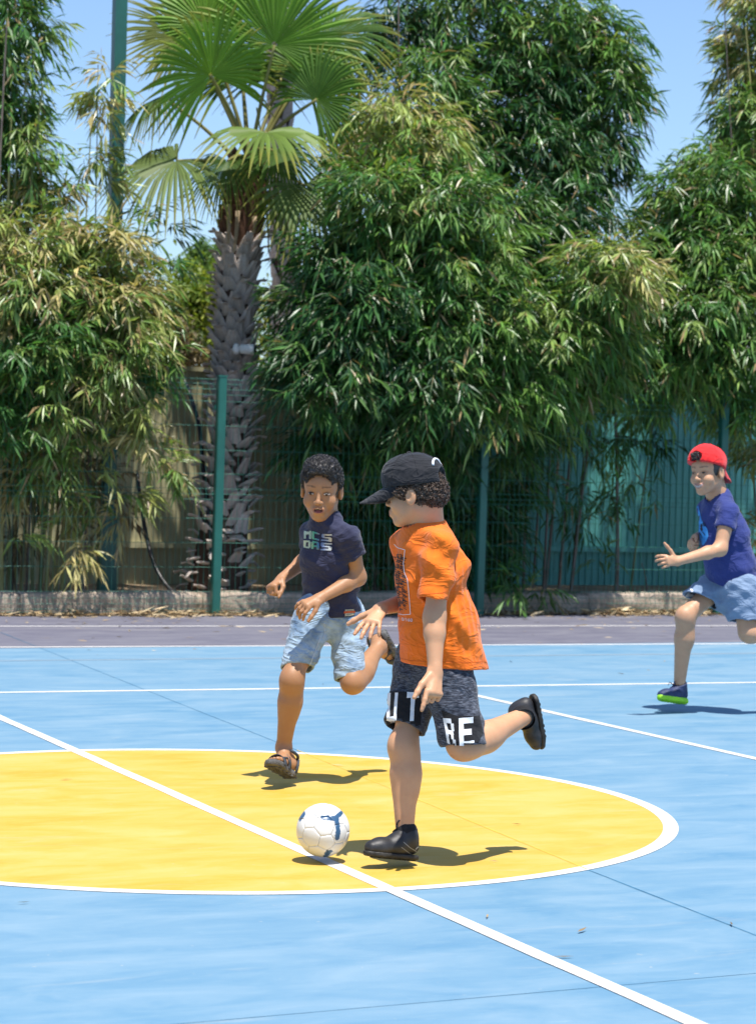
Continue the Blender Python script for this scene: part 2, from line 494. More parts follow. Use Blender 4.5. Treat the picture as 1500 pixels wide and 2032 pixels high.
# black irrigation hoses
M['black_pipe'] = simple('black_pipe', (0.012, 0.012, 0.013), (0.008, 0.008, 0.009), 6, 0.45, 0.5)
def spline(P, n):
    P = np.asarray(P, float); t = np.linspace(0, len(P) - 1, n); i = np.clip(t.astype(int), 0, len(P) - 2); f = (t - i)[:, None]
    g = lambda k: P[np.clip(k, 0, len(P) - 1)]
    p0, p1, p2, p3 = g(i - 1), g(i), g(i + 1), g(i + 2)
    return 0.5 * (2 * p1 + (p2 - p0) * f + (2 * p0 - 5 * p1 + 4 * p2 - p3) * f ** 2 + (3 * p1 - p0 - 3 * p2 + p3) * f ** 3)
for pts, lb in (([(357, 735), (372, 770), (384, 805), (396, 850), (402, 920), (412, 1010), (425, 1165)], 'black water pipe coming over the cream wall down beside the palm trunk'),
                ([(272, 940), (280, 1000), (288, 1050), (298, 1095), (313, 1135), (336, 1168), (360, 1182)], 'black water pipe curving down the cream wall to the kerb')):
    P = spline([WP(x, y, 1.9 - 0.9 * k / 6) for k, (x, y) in enumerate(pts)], 40)
    b = MB(); b.tube(P, 0.02, 8)
    tag(b.build('water_pipe', M['black_pipe'], smooth=True, loc=P[-1]), lb, 'pipe')
# ------------------------------------------------------------------ plants
def leaf_mat(name, trans=0.32, rough=0.42, spec=0.5):
    m = NM(name)
    c = m.attr('Col')
    m.set(c, rough, spec)
    tr = m.n.new('ShaderNodeBsdfTranslucent')
    tc = m.mix(1.0, c, (1.25, 1.2, 0.55), 'MULTIPLY')
    m.l.new(tc, tr.inputs[0])
    mx = m.n.new('ShaderNodeMixShader'); mx.inputs[0].default_value = trans
    m.l.new(m.b.outputs[0], mx.inputs[1]); m.l.new(tr.outputs[0], mx.inputs[2])
    m.l.new(mx.outputs[0], m.out.inputs[0])
    return m.m
M['leaf'] = leaf_mat('bamboo_leaf', 0.32, 0.38, 0.55)
M['palm_leaf'] = leaf_mat('palm_leaf', 0.28, 0.5, 0.22)
M['tree_leaf'] = leaf_mat('tree_leaf', 0.4, 0.5, 0.4)
M['twig'] = simple('bamboo_twig', (0.22, 0.20, 0.09), (0.14, 0.11, 0.05), 5, 0.6)
def culm_mat(name, c1, c2):
    m = NM(name); v = m.coord('Object', (1, 1, 0.25)); n = m.noise(v, 9, 5, 0.6)
    m.set(m.ramp(n, [(0.3, c2), (0.6, c1)]), 0.42, 0.45)
    return m.m
M['culm_y'] = culm_mat('yellow_bamboo_culm', (0.34, 0.30, 0.10), (0.20, 0.19, 0.06))
M['culm_g'] = culm_mat('green_bamboo_culm', (0.10, 0.13, 0.04), (0.06, 0.075, 0.025))
M['culm_b'] = culm_mat('brown_bamboo_culm', (0.16, 0.12, 0.09), (0.08, 0.06, 0.045))

def nrm(v): return v / (np.linalg.norm(v, axis=-1, keepdims=True) + 1e-9)
def leaves_mesh(base, dirs, L, Wd, rng, fold=0.28, droop=0.18):
    """lance-shaped folded leaves, 5 points and 4 triangles each"""
    n = len(base)
    up = np.tile(np.array([0, 0, 1.0]), (n, 1)) + rng.normal(0, 0.45, (n, 3))
    side = nrm(np.cross(dirs, up)); nor = nrm(np.cross(side, dirs))
    tip = base + dirs * L[:, None] + np.array([0, 0, -1.0]) * (droop * L * rng.uniform(0.2, 1.6, n))[:, None]
    mid = base + dirs * (0.42 * L)[:, None]
    l = mid + side * (Wd / 2)[:, None]; r = mid - side * (Wd / 2)[:, None]
    mc = mid - nor * (fold * Wd)[:, None]
    V = np.stack([base, l, mc, r, tip], 1).reshape(-1, 3)
    k = np.arange(n)[:, None] * 5
    F = np.concatenate([k + [0, 2, 1], k + [0, 3, 2], k + [1, 2, 4], k + [2, 3, 4]], 0)
    return V, F
def foliage(blobs, rng, palette, leaf_len=(0.10, 0.20), clip_wall=True):
    """blobs: (px, py, rx, ry, off, thick, n, palette key). returns leaves and twigs"""
    VL, FL, CL = [], [], []; tw = MB(); base_i = 0
    for (px, py, rx, ry, off, th, n, pk) in blobs:
        C = WP(px, py, off); s = F_PX / C[1]
        n = int(n * 1.3)
        grp = max(1, n // 7); gi = rng.integers(0, grp, n)            # sprays grow in tufts on side branches
        u = nrm(rng.normal(0, 1, (grp, 3)))[gi]; r = (rng.uniform(0, 1, grp) ** (1 / 2.4))[gi]
        u = nrm(u + rng.normal(0, 0.14, (n, 3))); r = np.clip(r + rng.normal(0, 0.10, n), 0, 1.1)
        loc = aa * (u[:, :1] * rx / s) + nn * (u[:, 1:2] * th) + zz * (u[:, 2:3] * ry / s)
        O = C + loc * r[:, None]
        if clip_wall:
            back = FENCE_N - O[:, :2] @ N2
            keep = ~((back > WALL_OFF - 0.12) & (O[:, 2] < 2.3)) & (O[:, 2] > 0.2)
            O, u, gi = O[keep], u[keep], gi[keep]
        n = len(O)
        out = aa * u[:, :1] * 0.8 + nn * (u[:, 1:2] * 0.8 + 0.15) + zz * (u[:, 2:3] * 0.35)
        D = nrm(out * 0.8 + rng.normal(0, 0.55, (n, 3)) + zz * 0.05)
        TL = rng.uniform(0.14, 0.34, n)
        # twig: drooping three-point line
        P1 = O + D * (TL * 0.5)[:, None] - zz * (TL * 0.05)[:, None]
        P2 = O + D * TL[:, None] - zz * (TL * 0.25)[:, None]
        sd_ = nrm(np.cross(D, zz + rng.normal(0, 0.1, (n, 3)))) * 0.0028
        V = np.stack([O + sd_, O - sd_, P1 + sd_ * .8, P1 - sd_ * .8, P2 + zz * 0.002, P2 - zz * .002], 1).reshape(-1, 3)
        k = np.arange(n)[:, None] * 6
        tw.add(V, np.concatenate([k + [0, 1, 3, 2], k + [2, 3, 5, 4]], 0))
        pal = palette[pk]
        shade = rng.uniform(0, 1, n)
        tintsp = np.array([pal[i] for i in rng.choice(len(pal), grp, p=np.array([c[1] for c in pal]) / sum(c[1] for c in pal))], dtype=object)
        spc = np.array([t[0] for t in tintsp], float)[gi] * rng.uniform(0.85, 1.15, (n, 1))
        m = 9
        for j in range(m):
            t = 0.22 + 0.78 * j / (m - 1)
            B = np.where(t < 0.5, 1, 0) * 0
            Bp = O * (1 - t) ** 2 + 2 * (1 - t) * t * P1 + t * t * P2 if False else (O + (P1 - O) * min(1, t * 2) + (P2 - P1) * max(0, t * 2 - 1))
            tdir = nrm(P2 - P1)
            side = nrm(np.cross(D, zz + rng.normal(0, 0.25, (n, 3))))
            sg = 1 if j % 2 else -1
            if j == m - 1: sg = 0
            sp = rng.uniform(0.35, 0.95, n)[:, None]
            ld = nrm(tdir * 0.85 + side * sg * sp + zz * rng.uniform(-0.75, 0.05, n)[:, None] + rng.normal(0, 0.16, (n, 3)))
            keep = rng.uniform(0, 1, n) > 0.12
            L = rng.uniform(*leaf_len, n); Wd = L * rng.uniform(0.125, 0.185, n)
            v, f = leaves_mesh(Bp[keep], ld[keep], L[keep], Wd[keep], rng)
            nk = int(keep.sum())
            c = spc[keep] * rng.uniform(0.72, 1.25, (nk, 1)) * rng.uniform(0.93, 1.07, (nk, 3))
            dead = rng.uniform(0, 1, nk) < (0.10 if pk in ('dry', 'lit') else 0.03)
            c[dead] = np.array([0.34, 0.25, 0.12]) * rng.uniform(0.7, 1.2, (int(dead.sum()), 1))
            VL.append(v); FL.append(f + base_i); base_i += len(v)
            CL.append(np.repeat(c, 5, 0))
    return np.concatenate(VL), np.concatenate(FL), np.concatenate(CL), tw
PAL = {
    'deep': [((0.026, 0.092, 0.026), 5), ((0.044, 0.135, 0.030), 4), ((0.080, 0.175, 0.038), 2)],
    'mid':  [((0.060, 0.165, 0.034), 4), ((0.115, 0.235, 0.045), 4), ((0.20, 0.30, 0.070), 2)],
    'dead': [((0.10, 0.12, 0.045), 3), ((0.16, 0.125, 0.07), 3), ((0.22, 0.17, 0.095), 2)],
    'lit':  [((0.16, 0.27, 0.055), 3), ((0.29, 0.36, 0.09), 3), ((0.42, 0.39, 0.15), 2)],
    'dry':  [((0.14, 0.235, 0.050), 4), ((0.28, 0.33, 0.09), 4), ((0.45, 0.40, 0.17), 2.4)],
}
def culm(root, base, top, bend, r, mat, rng, nodes=0.24):
    base = np.asarray(base, float); top = np.asarray(top, float)
    L = np.linalg.norm(top - base); k = max(4, int(L / nodes))
    P, rad = [], []
    for i in range(k + 1):
        t = i / k
        p = base + (top - base) * t + np.asarray(bend) * (t * t)
        rr = r * (1 - 0.62 * t)
        for dz, f in ((-0.012, 1.0), (-0.004, 1.16), (0.004, 1.16), (0.012, 1.0)):
            q = p + zz * dz
            P.append(q); rad.append(rr * f)
    b = MB(); b.tube(P, rad, 7)
    return b.build('culm', mat, root, smooth=True, loc=base)
def clump(label, blobs, culms, seed, leaf_len=(0.10, 0.20), loc=None):
    rng = np.random.default_rng(seed)
    b0 = WP(*culms[0][0], culms[0][2])
    root = empty('bamboo_clump', (b0[0], b0[1], 0.13))
    tag(root, label, 'bamboo', 'bamboo clumps behind the court fence')
    V, F, C, tw = foliage(blobs, rng, PAL, leaf_len)
    tag(mesh_np('foliage', V, F, M['leaf'], root, False, col=C, loc=b0), kind='stuff')
    tag(tw.build('twigs', M['twig'], root, loc=b0), kind='stuff')
    for (bx, tp, off, r, mk) in culms:
        base = WP(bx[0], bx[1], off); base[2] = 0.11
        top = WP(tp[0], tp[1], off + rng.uniform(-0.25, 0.25))
        culm(root, base, top, aa * rng.normal(0, 0.12) + nn * rng.uniform(-0.05, 0.2), r, M[mk], rng)
    return root, len(F)
rr = np.random.default_rng(3)
T = 0.55
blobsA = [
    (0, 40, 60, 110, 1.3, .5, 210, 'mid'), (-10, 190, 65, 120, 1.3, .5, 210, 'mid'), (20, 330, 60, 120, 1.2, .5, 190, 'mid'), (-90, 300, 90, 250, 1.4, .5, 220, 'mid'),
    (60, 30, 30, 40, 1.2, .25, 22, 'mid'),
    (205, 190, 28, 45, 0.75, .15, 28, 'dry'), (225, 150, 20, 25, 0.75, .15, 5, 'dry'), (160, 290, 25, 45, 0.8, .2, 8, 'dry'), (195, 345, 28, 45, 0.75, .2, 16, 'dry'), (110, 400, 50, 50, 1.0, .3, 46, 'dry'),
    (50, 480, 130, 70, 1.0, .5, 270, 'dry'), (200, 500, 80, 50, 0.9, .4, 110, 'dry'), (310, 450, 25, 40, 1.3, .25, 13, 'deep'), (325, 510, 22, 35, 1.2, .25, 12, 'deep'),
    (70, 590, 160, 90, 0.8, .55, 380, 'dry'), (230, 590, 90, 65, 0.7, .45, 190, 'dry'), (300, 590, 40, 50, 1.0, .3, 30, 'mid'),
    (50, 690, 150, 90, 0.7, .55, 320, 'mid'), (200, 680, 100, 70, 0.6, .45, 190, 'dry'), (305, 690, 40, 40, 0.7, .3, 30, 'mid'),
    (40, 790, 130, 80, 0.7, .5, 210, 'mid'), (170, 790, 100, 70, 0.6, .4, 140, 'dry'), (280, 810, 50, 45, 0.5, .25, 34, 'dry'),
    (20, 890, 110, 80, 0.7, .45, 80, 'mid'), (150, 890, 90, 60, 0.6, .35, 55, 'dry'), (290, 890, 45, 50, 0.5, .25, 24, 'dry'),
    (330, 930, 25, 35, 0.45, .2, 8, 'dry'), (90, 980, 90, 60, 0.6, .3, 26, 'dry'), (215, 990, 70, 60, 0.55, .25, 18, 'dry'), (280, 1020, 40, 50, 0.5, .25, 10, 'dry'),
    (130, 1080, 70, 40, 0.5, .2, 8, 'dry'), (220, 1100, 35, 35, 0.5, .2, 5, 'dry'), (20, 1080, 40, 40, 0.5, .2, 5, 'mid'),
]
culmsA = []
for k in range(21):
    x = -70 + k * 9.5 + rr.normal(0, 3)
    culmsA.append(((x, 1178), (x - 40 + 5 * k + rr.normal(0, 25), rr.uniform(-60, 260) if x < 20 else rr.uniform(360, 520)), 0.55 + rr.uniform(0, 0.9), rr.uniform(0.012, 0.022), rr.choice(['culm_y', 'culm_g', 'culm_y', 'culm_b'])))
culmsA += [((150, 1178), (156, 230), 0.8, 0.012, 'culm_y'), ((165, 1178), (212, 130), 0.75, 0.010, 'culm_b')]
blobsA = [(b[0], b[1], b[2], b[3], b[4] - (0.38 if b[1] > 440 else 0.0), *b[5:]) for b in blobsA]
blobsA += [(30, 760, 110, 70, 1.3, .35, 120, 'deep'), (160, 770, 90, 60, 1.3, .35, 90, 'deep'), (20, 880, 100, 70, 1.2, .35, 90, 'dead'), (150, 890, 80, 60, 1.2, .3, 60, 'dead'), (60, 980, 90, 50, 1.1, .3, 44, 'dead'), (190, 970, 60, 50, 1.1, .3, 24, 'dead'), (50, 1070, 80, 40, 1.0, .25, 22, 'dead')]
nA = clump('tall yellow-green bamboo clump with tan dry leaves and bare yellow canes around the lighting pole', blobsA, culmsA, 11)[1]
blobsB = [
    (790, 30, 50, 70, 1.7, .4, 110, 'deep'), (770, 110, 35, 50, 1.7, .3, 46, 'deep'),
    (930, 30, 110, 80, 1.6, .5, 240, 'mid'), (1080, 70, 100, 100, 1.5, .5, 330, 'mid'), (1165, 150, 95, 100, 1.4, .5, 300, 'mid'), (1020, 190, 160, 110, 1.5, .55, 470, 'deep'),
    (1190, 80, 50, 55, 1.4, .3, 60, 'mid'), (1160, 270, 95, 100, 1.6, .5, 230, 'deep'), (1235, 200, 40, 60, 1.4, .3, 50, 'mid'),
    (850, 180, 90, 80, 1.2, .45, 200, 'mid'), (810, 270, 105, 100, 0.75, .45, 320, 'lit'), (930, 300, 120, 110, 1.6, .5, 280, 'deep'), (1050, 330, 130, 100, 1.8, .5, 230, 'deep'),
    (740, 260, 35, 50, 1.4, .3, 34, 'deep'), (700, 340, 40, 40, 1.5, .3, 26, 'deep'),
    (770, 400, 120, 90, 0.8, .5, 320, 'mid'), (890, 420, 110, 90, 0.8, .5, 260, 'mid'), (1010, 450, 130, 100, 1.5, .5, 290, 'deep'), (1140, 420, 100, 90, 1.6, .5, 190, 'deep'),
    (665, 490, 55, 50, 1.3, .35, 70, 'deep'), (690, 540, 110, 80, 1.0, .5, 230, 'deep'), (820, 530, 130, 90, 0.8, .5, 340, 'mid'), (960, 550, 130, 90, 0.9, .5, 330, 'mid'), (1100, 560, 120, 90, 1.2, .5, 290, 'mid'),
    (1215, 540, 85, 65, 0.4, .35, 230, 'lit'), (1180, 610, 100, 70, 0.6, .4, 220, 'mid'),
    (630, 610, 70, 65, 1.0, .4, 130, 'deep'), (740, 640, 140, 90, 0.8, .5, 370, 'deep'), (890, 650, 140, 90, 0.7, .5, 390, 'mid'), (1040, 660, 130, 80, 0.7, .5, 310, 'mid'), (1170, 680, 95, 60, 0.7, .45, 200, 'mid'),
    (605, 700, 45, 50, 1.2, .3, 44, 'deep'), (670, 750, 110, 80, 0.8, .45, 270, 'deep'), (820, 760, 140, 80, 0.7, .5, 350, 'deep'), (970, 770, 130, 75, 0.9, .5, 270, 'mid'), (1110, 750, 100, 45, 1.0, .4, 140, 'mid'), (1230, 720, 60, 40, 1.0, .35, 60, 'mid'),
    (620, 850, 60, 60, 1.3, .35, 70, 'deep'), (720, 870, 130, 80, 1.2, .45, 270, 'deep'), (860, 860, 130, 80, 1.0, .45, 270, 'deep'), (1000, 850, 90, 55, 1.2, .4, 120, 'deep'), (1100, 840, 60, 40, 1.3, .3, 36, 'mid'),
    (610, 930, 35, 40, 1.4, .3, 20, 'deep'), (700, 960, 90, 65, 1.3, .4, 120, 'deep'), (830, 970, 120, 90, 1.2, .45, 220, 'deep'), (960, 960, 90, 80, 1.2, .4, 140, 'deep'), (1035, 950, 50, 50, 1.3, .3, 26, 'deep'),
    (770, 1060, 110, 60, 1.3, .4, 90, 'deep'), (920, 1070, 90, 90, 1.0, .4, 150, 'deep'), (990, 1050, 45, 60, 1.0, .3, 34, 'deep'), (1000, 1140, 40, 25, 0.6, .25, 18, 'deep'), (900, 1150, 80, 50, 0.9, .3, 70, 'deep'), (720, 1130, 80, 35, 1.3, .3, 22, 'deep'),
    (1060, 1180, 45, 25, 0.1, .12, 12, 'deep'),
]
culmsB = []
for k in range(26):
    x = 640 + k * 19 + rr.normal(0, 7)
    culmsB.append(((x, 1176), (x + (x - 900) * 0.35 + rr.normal(0, 30), rr.uniform(-40, 420)), 0.9 + rr.uniform(0, 1.0), rr.uniform(0.011, 0.019), rr.choice(['culm_g', 'culm_b', 'culm_b'])))
blobsB = [(b[0], b[1], b[2], b[3], b[4] - float(np.interp(b[1], [200, 420, 820, 930], [0.0, 0.85, 0.95, 0.25])), *b[5:]) for b in blobsB]
nB = clump('broad dark green bamboo clump filling the middle behind the two boys and the ball', blobsB, culmsB, 12)[1]
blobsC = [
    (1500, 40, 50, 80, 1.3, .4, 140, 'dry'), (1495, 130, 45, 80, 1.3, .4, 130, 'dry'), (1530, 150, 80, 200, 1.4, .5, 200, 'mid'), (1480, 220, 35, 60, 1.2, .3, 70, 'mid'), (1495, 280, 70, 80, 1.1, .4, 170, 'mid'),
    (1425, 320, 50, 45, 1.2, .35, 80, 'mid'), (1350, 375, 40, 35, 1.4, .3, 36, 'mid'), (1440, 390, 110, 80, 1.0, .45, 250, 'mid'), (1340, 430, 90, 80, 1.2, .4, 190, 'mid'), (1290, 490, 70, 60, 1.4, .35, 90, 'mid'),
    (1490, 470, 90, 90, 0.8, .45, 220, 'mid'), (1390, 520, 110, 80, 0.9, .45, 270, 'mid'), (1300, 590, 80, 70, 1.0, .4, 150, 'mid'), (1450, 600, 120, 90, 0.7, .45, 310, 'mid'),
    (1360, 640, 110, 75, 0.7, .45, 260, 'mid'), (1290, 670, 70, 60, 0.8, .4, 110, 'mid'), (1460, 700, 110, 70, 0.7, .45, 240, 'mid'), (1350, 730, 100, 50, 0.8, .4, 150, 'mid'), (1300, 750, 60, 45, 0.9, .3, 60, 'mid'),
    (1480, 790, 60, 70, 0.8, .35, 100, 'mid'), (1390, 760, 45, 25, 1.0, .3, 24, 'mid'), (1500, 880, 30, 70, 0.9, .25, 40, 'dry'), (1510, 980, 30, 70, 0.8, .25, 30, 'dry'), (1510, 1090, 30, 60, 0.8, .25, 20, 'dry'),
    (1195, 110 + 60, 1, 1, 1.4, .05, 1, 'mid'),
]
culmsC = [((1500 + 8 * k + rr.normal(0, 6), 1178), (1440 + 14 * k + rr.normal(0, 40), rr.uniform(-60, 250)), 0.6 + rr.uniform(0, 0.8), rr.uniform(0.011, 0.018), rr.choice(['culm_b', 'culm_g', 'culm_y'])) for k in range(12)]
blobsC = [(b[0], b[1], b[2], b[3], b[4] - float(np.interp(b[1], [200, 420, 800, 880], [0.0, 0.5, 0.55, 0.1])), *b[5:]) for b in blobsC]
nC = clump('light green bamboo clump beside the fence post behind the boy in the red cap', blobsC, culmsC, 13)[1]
blobsD = [
    (1200, 790, 50, 35, 1.1, .25, 34, 'mid'), (1280, 800, 40, 35, 1.1, .25, 26, 'mid'), (1150, 870, 30, 35, 1.1, .2, 13, 'deep'), (1225, 860, 40, 35, 1.0, .2, 16, 'mid'), (1285, 890, 35, 35, 1.0, .2, 12, 'deep'),
    (1140, 960, 25, 35, 1.0, .15, 8, 'deep'), (1225, 980, 25, 30, 1.0, .15, 8, 'deep'), (1270, 970, 22, 30, 1.0, .15, 7, 'deep'), (1140, 1040, 22, 30, 1.0, .15, 5, 'deep'), (1230, 1025, 15, 15, 1.0, .1, 3, 'deep'), (1310, 985, 15, 15, 1.0, .1, 2, 'mid'), (1195, 1120, 22, 16, 1.0, .1, 3, 'dry'),
]
culmsD = [((1132, 1178), (1190, 640), 1.0, 0.017, 'culm_b'), ((1223, 1176), (1240, 640), 1.0, 0.021, 'culm_b'), ((1250, 1176), (1310, 660), 1.05, 0.012, 'culm_g'), ((1078, 1178), (1100, 700), 1.0, 0.014, 'culm_b'), ((1282, 1176), (1288, 1118), 1.0, 0.010, 'culm_b')]
nD = clump('few thin brown bamboo stems with sparse leaves standing before the teal wall', blobsD, culmsD, 14)[1]
print('leaf tris', nA, nB, nC, nD)

# ---- palms
def bark_mat(name, c1, c2, c3):
    m = NM(name); v = m.coord('Object'); n = m.noise(v, 18, 6, 0.7)
    n2 = m.noise(m.coord('Object', (12, 12, 1.5)), 6, 4, 0.6)
    oi = m.n.new('ShaderNodeObjectInfo')
    c = m.ramp(n, [(0.3, c2), (0.62, c1)])
    c = m.mix(m.ramp(n2, [(0.45, (0, 0, 0)), (0.65, (1, 1, 1))]), c, c3)
    c = m.mix(m.math('MULTIPLY', oi.outputs['Random'], 0.42), c, tuple(x * 0.55 for x in c2))
    m.set(c, 0.9, 0.15).bump(n2, 0.6, 0.01)
    return m.m
M['boot'] = bark_mat('palm_leaf_base', (0.62, 0.55, 0.50), (0.34, 0.275, 0.23), (0.52, 0.46, 0.42))
M['fibre'] = bark_mat('palm_trunk_fibre', (0.09, 0.055, 0.038), (0.04, 0.026, 0.02), (0.07, 0.042, 0.032))
M['boot_fresh'] = bark_mat('young_leaf_base', (0.15, 0.08, 0.05), (0.07, 0.036, 0.024), (0.12, 0.065, 0.042))
M['smooth_trunk'] = bark_mat('grey_palm_trunk', (0.33, 0.27, 0.25), (0.2, 0.155, 0.14), (0.27, 0.22, 0.20))
M['petiole'] = simple('palm_petiole', (0.20, 0.19, 0.05), (0.12, 0.11, 0.03), 6, 0.45)
def boot_mesh(name, mat, fork, out=0.0):
    # a cut leaf base: broad clasping foot that narrows, curves away from the trunk and ends in a split stub
    # local axes: y up the trunk, x across, z outwards
    rows = [(-0.085, 0.088, 0.000, 0.018), (-0.03, 0.080, 0.010, 0.020), (0.03, 0.062, 0.020, 0.020), (0.085, 0.044, 0.034, 0.016), (0.130, 0.036, 0.052 + out, 0.010)]
    V = []
    for (y, w, z, t) in rows:
        for x, dz in ((-1, -0.012), (-0.5, 0.004), (0, 0.0), (0.5, 0.004), (1, -0.012)):
            V.append((x * w, y - (0.02 if (x == 0 and y > 0.1 and fork) else 0), z + dz + t))
        for x in (1, 0, -1):
            V.append((x * w * 0.95, y, z - 0.006))
    k = 8; Q = []
    for i in range(len(rows) - 1):
        for j in range(k):
            Q.append((i * k + j, i * k + (j + 1) % k, (i + 1) * k + (j + 1) % k, (i + 1) * k + j))
    e = [(len(rows) - 1) * k + j for j in range(k)]
    me_o = mesh_np(name, np.array(V), [np.array(Q), np.array([e])], mat, None, False)
    me = me_o.data
    bpy.data.objects.remove(me_o)
    return me
def palm_trunk(root, axis_pts, radii, zbreak, boots, rng, mesh_list, out_ang):
    P = spline(axis_pts, 40); t = np.linspace(0, len(radii) - 1, 40); rad = np.interp(t, range(len(radii)), radii)
    b = MB(); b.tube(P, rad * 0.86, 18)
    trunk = b.build('trunk', M['fibre'], root, smooth=True, loc=P[0])
    hs = np.concatenate([[0], np.cumsum(np.linalg.norm(np.diff(P, axis=0), axis=1))])
    H = hs[-1]
    for i in range(boots):
        h = H * (i + 0.5) / boots
        p = np.array([np.interp(h, hs, P[:, c]) for c in range(3)]); r = np.interp(h, hs, rad)
        ang = i * 2.399963 + rng.normal(0, 0.13)
        o_ = np.array([math.cos(ang), math.sin(ang), 0])
        if o_[1] > 0.45: continue                    # the far side of the trunk is never seen
        q = h / H
        tilt, sc, ml = out_ang(q, rng)
        up = zz * math.cos(tilt) + o_ * math.sin(tilt); z_ = np.cross(np.cross(o_, up), up) * -1
        z_ = nrm(o_ - up * (o_ @ up)); x_ = np.cross(up, z_)
        Mx = Matrix(((x_[0], up[0], z_[0], 0), (x_[1], up[1], z_[1], 0), (x_[2], up[2], z_[2], 0), (0, 0, 0, 1)))
        bo = bpy.data.objects.new('leaf_base', mesh_list[ml])
        COL.objects.link(bo)
        loc = p + o_ * r * 0.80
        bo.rotation_euler = Mx.to_euler(); bo.scale = (sc * rng.uniform(0.85, 1.15), sc * rng.uniform(0.8, 1.25), sc)
        bo.location = loc
        attach(bo, root)
    return trunk
bm_a = boot_mesh('leaf_base', M['boot'], True, 0.05); bm_b = boot_mesh('leaf_base', M['boot'], False); bm_c = boot_mesh('leaf_base', M['boot_fresh'], True)
def fan_leaf(name, root, hub, axis, normal, rad, seed, spread=2.35, nseg=38, droop=0.25, cup=0.12, tint=(0.085, 0.17, 0.025), tip=(0.26, 0.23, 0.04), start=None, fuse=0.64):
    """one palmate leaf: pleated segments joined near the hub, free and drooping at their ends; petiole as sub-part"""
    rng = np.random.default_rng(seed)
    ax = nrm(np.asarray(axis, float)); nr = np.asarray(normal, float); nr = nrm(nr - ax * (nr @ ax)); sd_ = np.cross(nr, ax)
    V, Q, C = [], [], []
    ts = np.array([0.03, 0.25, 0.5, 0.7, 0.86, 1.0])
    hw = spread / nseg
    for i in range(nseg):
        a = -spread + (i + 0.5) * 2 * spread / nseg
        L = rad * (0.86 + 0.14 * math.cos(a * 0.6)) * rng.uniform(0.9, 1.06)
        dr = droop * (0.7 + 0.6 * rng.uniform()) * (1 + 0.5 * abs(a) / spread)
        da = rng.normal(0, 0.02)
        b0 = len(V)
        cshade = rng.uniform(0.8, 1.2)
        for t in ts:
            wf = 1.0 if t <= fuse else max(0.06, 1 - (t - fuse) / (1 - fuse)) ** 0.8 * 0.8
            ang = a + da * t
            d = ax * math.cos(ang) + sd_ * math.sin(ang)
            lat = -ax * math.sin(ang) + sd_ * math.cos(ang)
            w = hw * L * min(t, fuse + 0.05) * wf
            p = hub + d * L * t + nr * (cup * L * t * (1 - t) * 1.5) - zz * (dr * L * max(0, t - 0.35) ** 2 * 1.9)
            fold = 0.33 * w
            V += [p - lat * w - nr * fold, p + nr * fold, p + lat * w - nr * fold]
            c = np.array(tint) * cshade * (0.92 + 0.16 * t)
            if t > 0.85: c = c * 0.35 + np.array(tip) * 0.65
            C += [c] * 3
        for k in range(len(ts) - 1):
            o0 = b0 + k * 3
            Q += [(o0, o0 + 1, o0 + 4, o0 + 3), (o0 + 1, o0 + 2, o0 + 5, o0 + 4)]
    lf = mesh_np(name, np.array(V), np.array(Q), M['palm_leaf'], root, False, col=np.array(C), loc=hub)
    if start is not None:
        mid = (np.asarray(start) + hub) / 2 + zz * 0.04
        b = MB(); Pp = spline([start, mid, hub], 10); b.tube(Pp, np.linspace(0.024, 0.012, 10), 6)
        b.build('petiole', M['petiole'], lf, smooth=True, loc=hub)
    return lf
PO = 1.25                                   # the palm stands behind the fence
ax_px = [(432, 1172), (440, 1090), (452, 950), (462, 800), (466, 680), (470, 560), (477, 470), (487, 400), (491, 345), (494, 315)]
axis_pts = [WP(x, y, PO) for x, y in ax_px]
axis_pts[0][2] = 0.10
rad = [0.33, 0.27, 0.215, 0.19, 0.18, 0.172, 0.175, 0.165, 0.14, 0.10]
palm = empty('fan_palm', axis_pts[0])
tag(palm, 'fan palm with a rough criss-cross trunk of old leaf bases behind the fence post', 'palm')
def oa(q, rng):
    if q < 0.16: return rng.uniform(0.55, 1.75), rng.uniform(0.6, 1.05), int(rng.integers(0, 2))
    if q < 0.45: return rng.uniform(0.15, 1.0), rng.uniform(0.75, 1.15), int(rng.integers(0, 2))
    if q < 0.82: return rng.uniform(0.12, 0.55), rng.uniform(0.78, 1.05), int(rng.integers(0, 2))
    return rng.uniform(0.0, 0.25), rng.uniform(0.9, 1.15), 2
palm_trunk(palm, axis_pts, rad, 0, 370, np.random.default_rng(8), [bm_a, bm_b, bm_c], oa)
crown = WP(494, 312, PO)
pxm = F_PX / crown[1]
right_v = np.array([1.0, 0, 0]); toc = np.array([0, -1.0, 0])
def dirpx(dx, dy, depth): return nrm(np.array([dx, 0, -dy], float) / 100 + toc * depth)
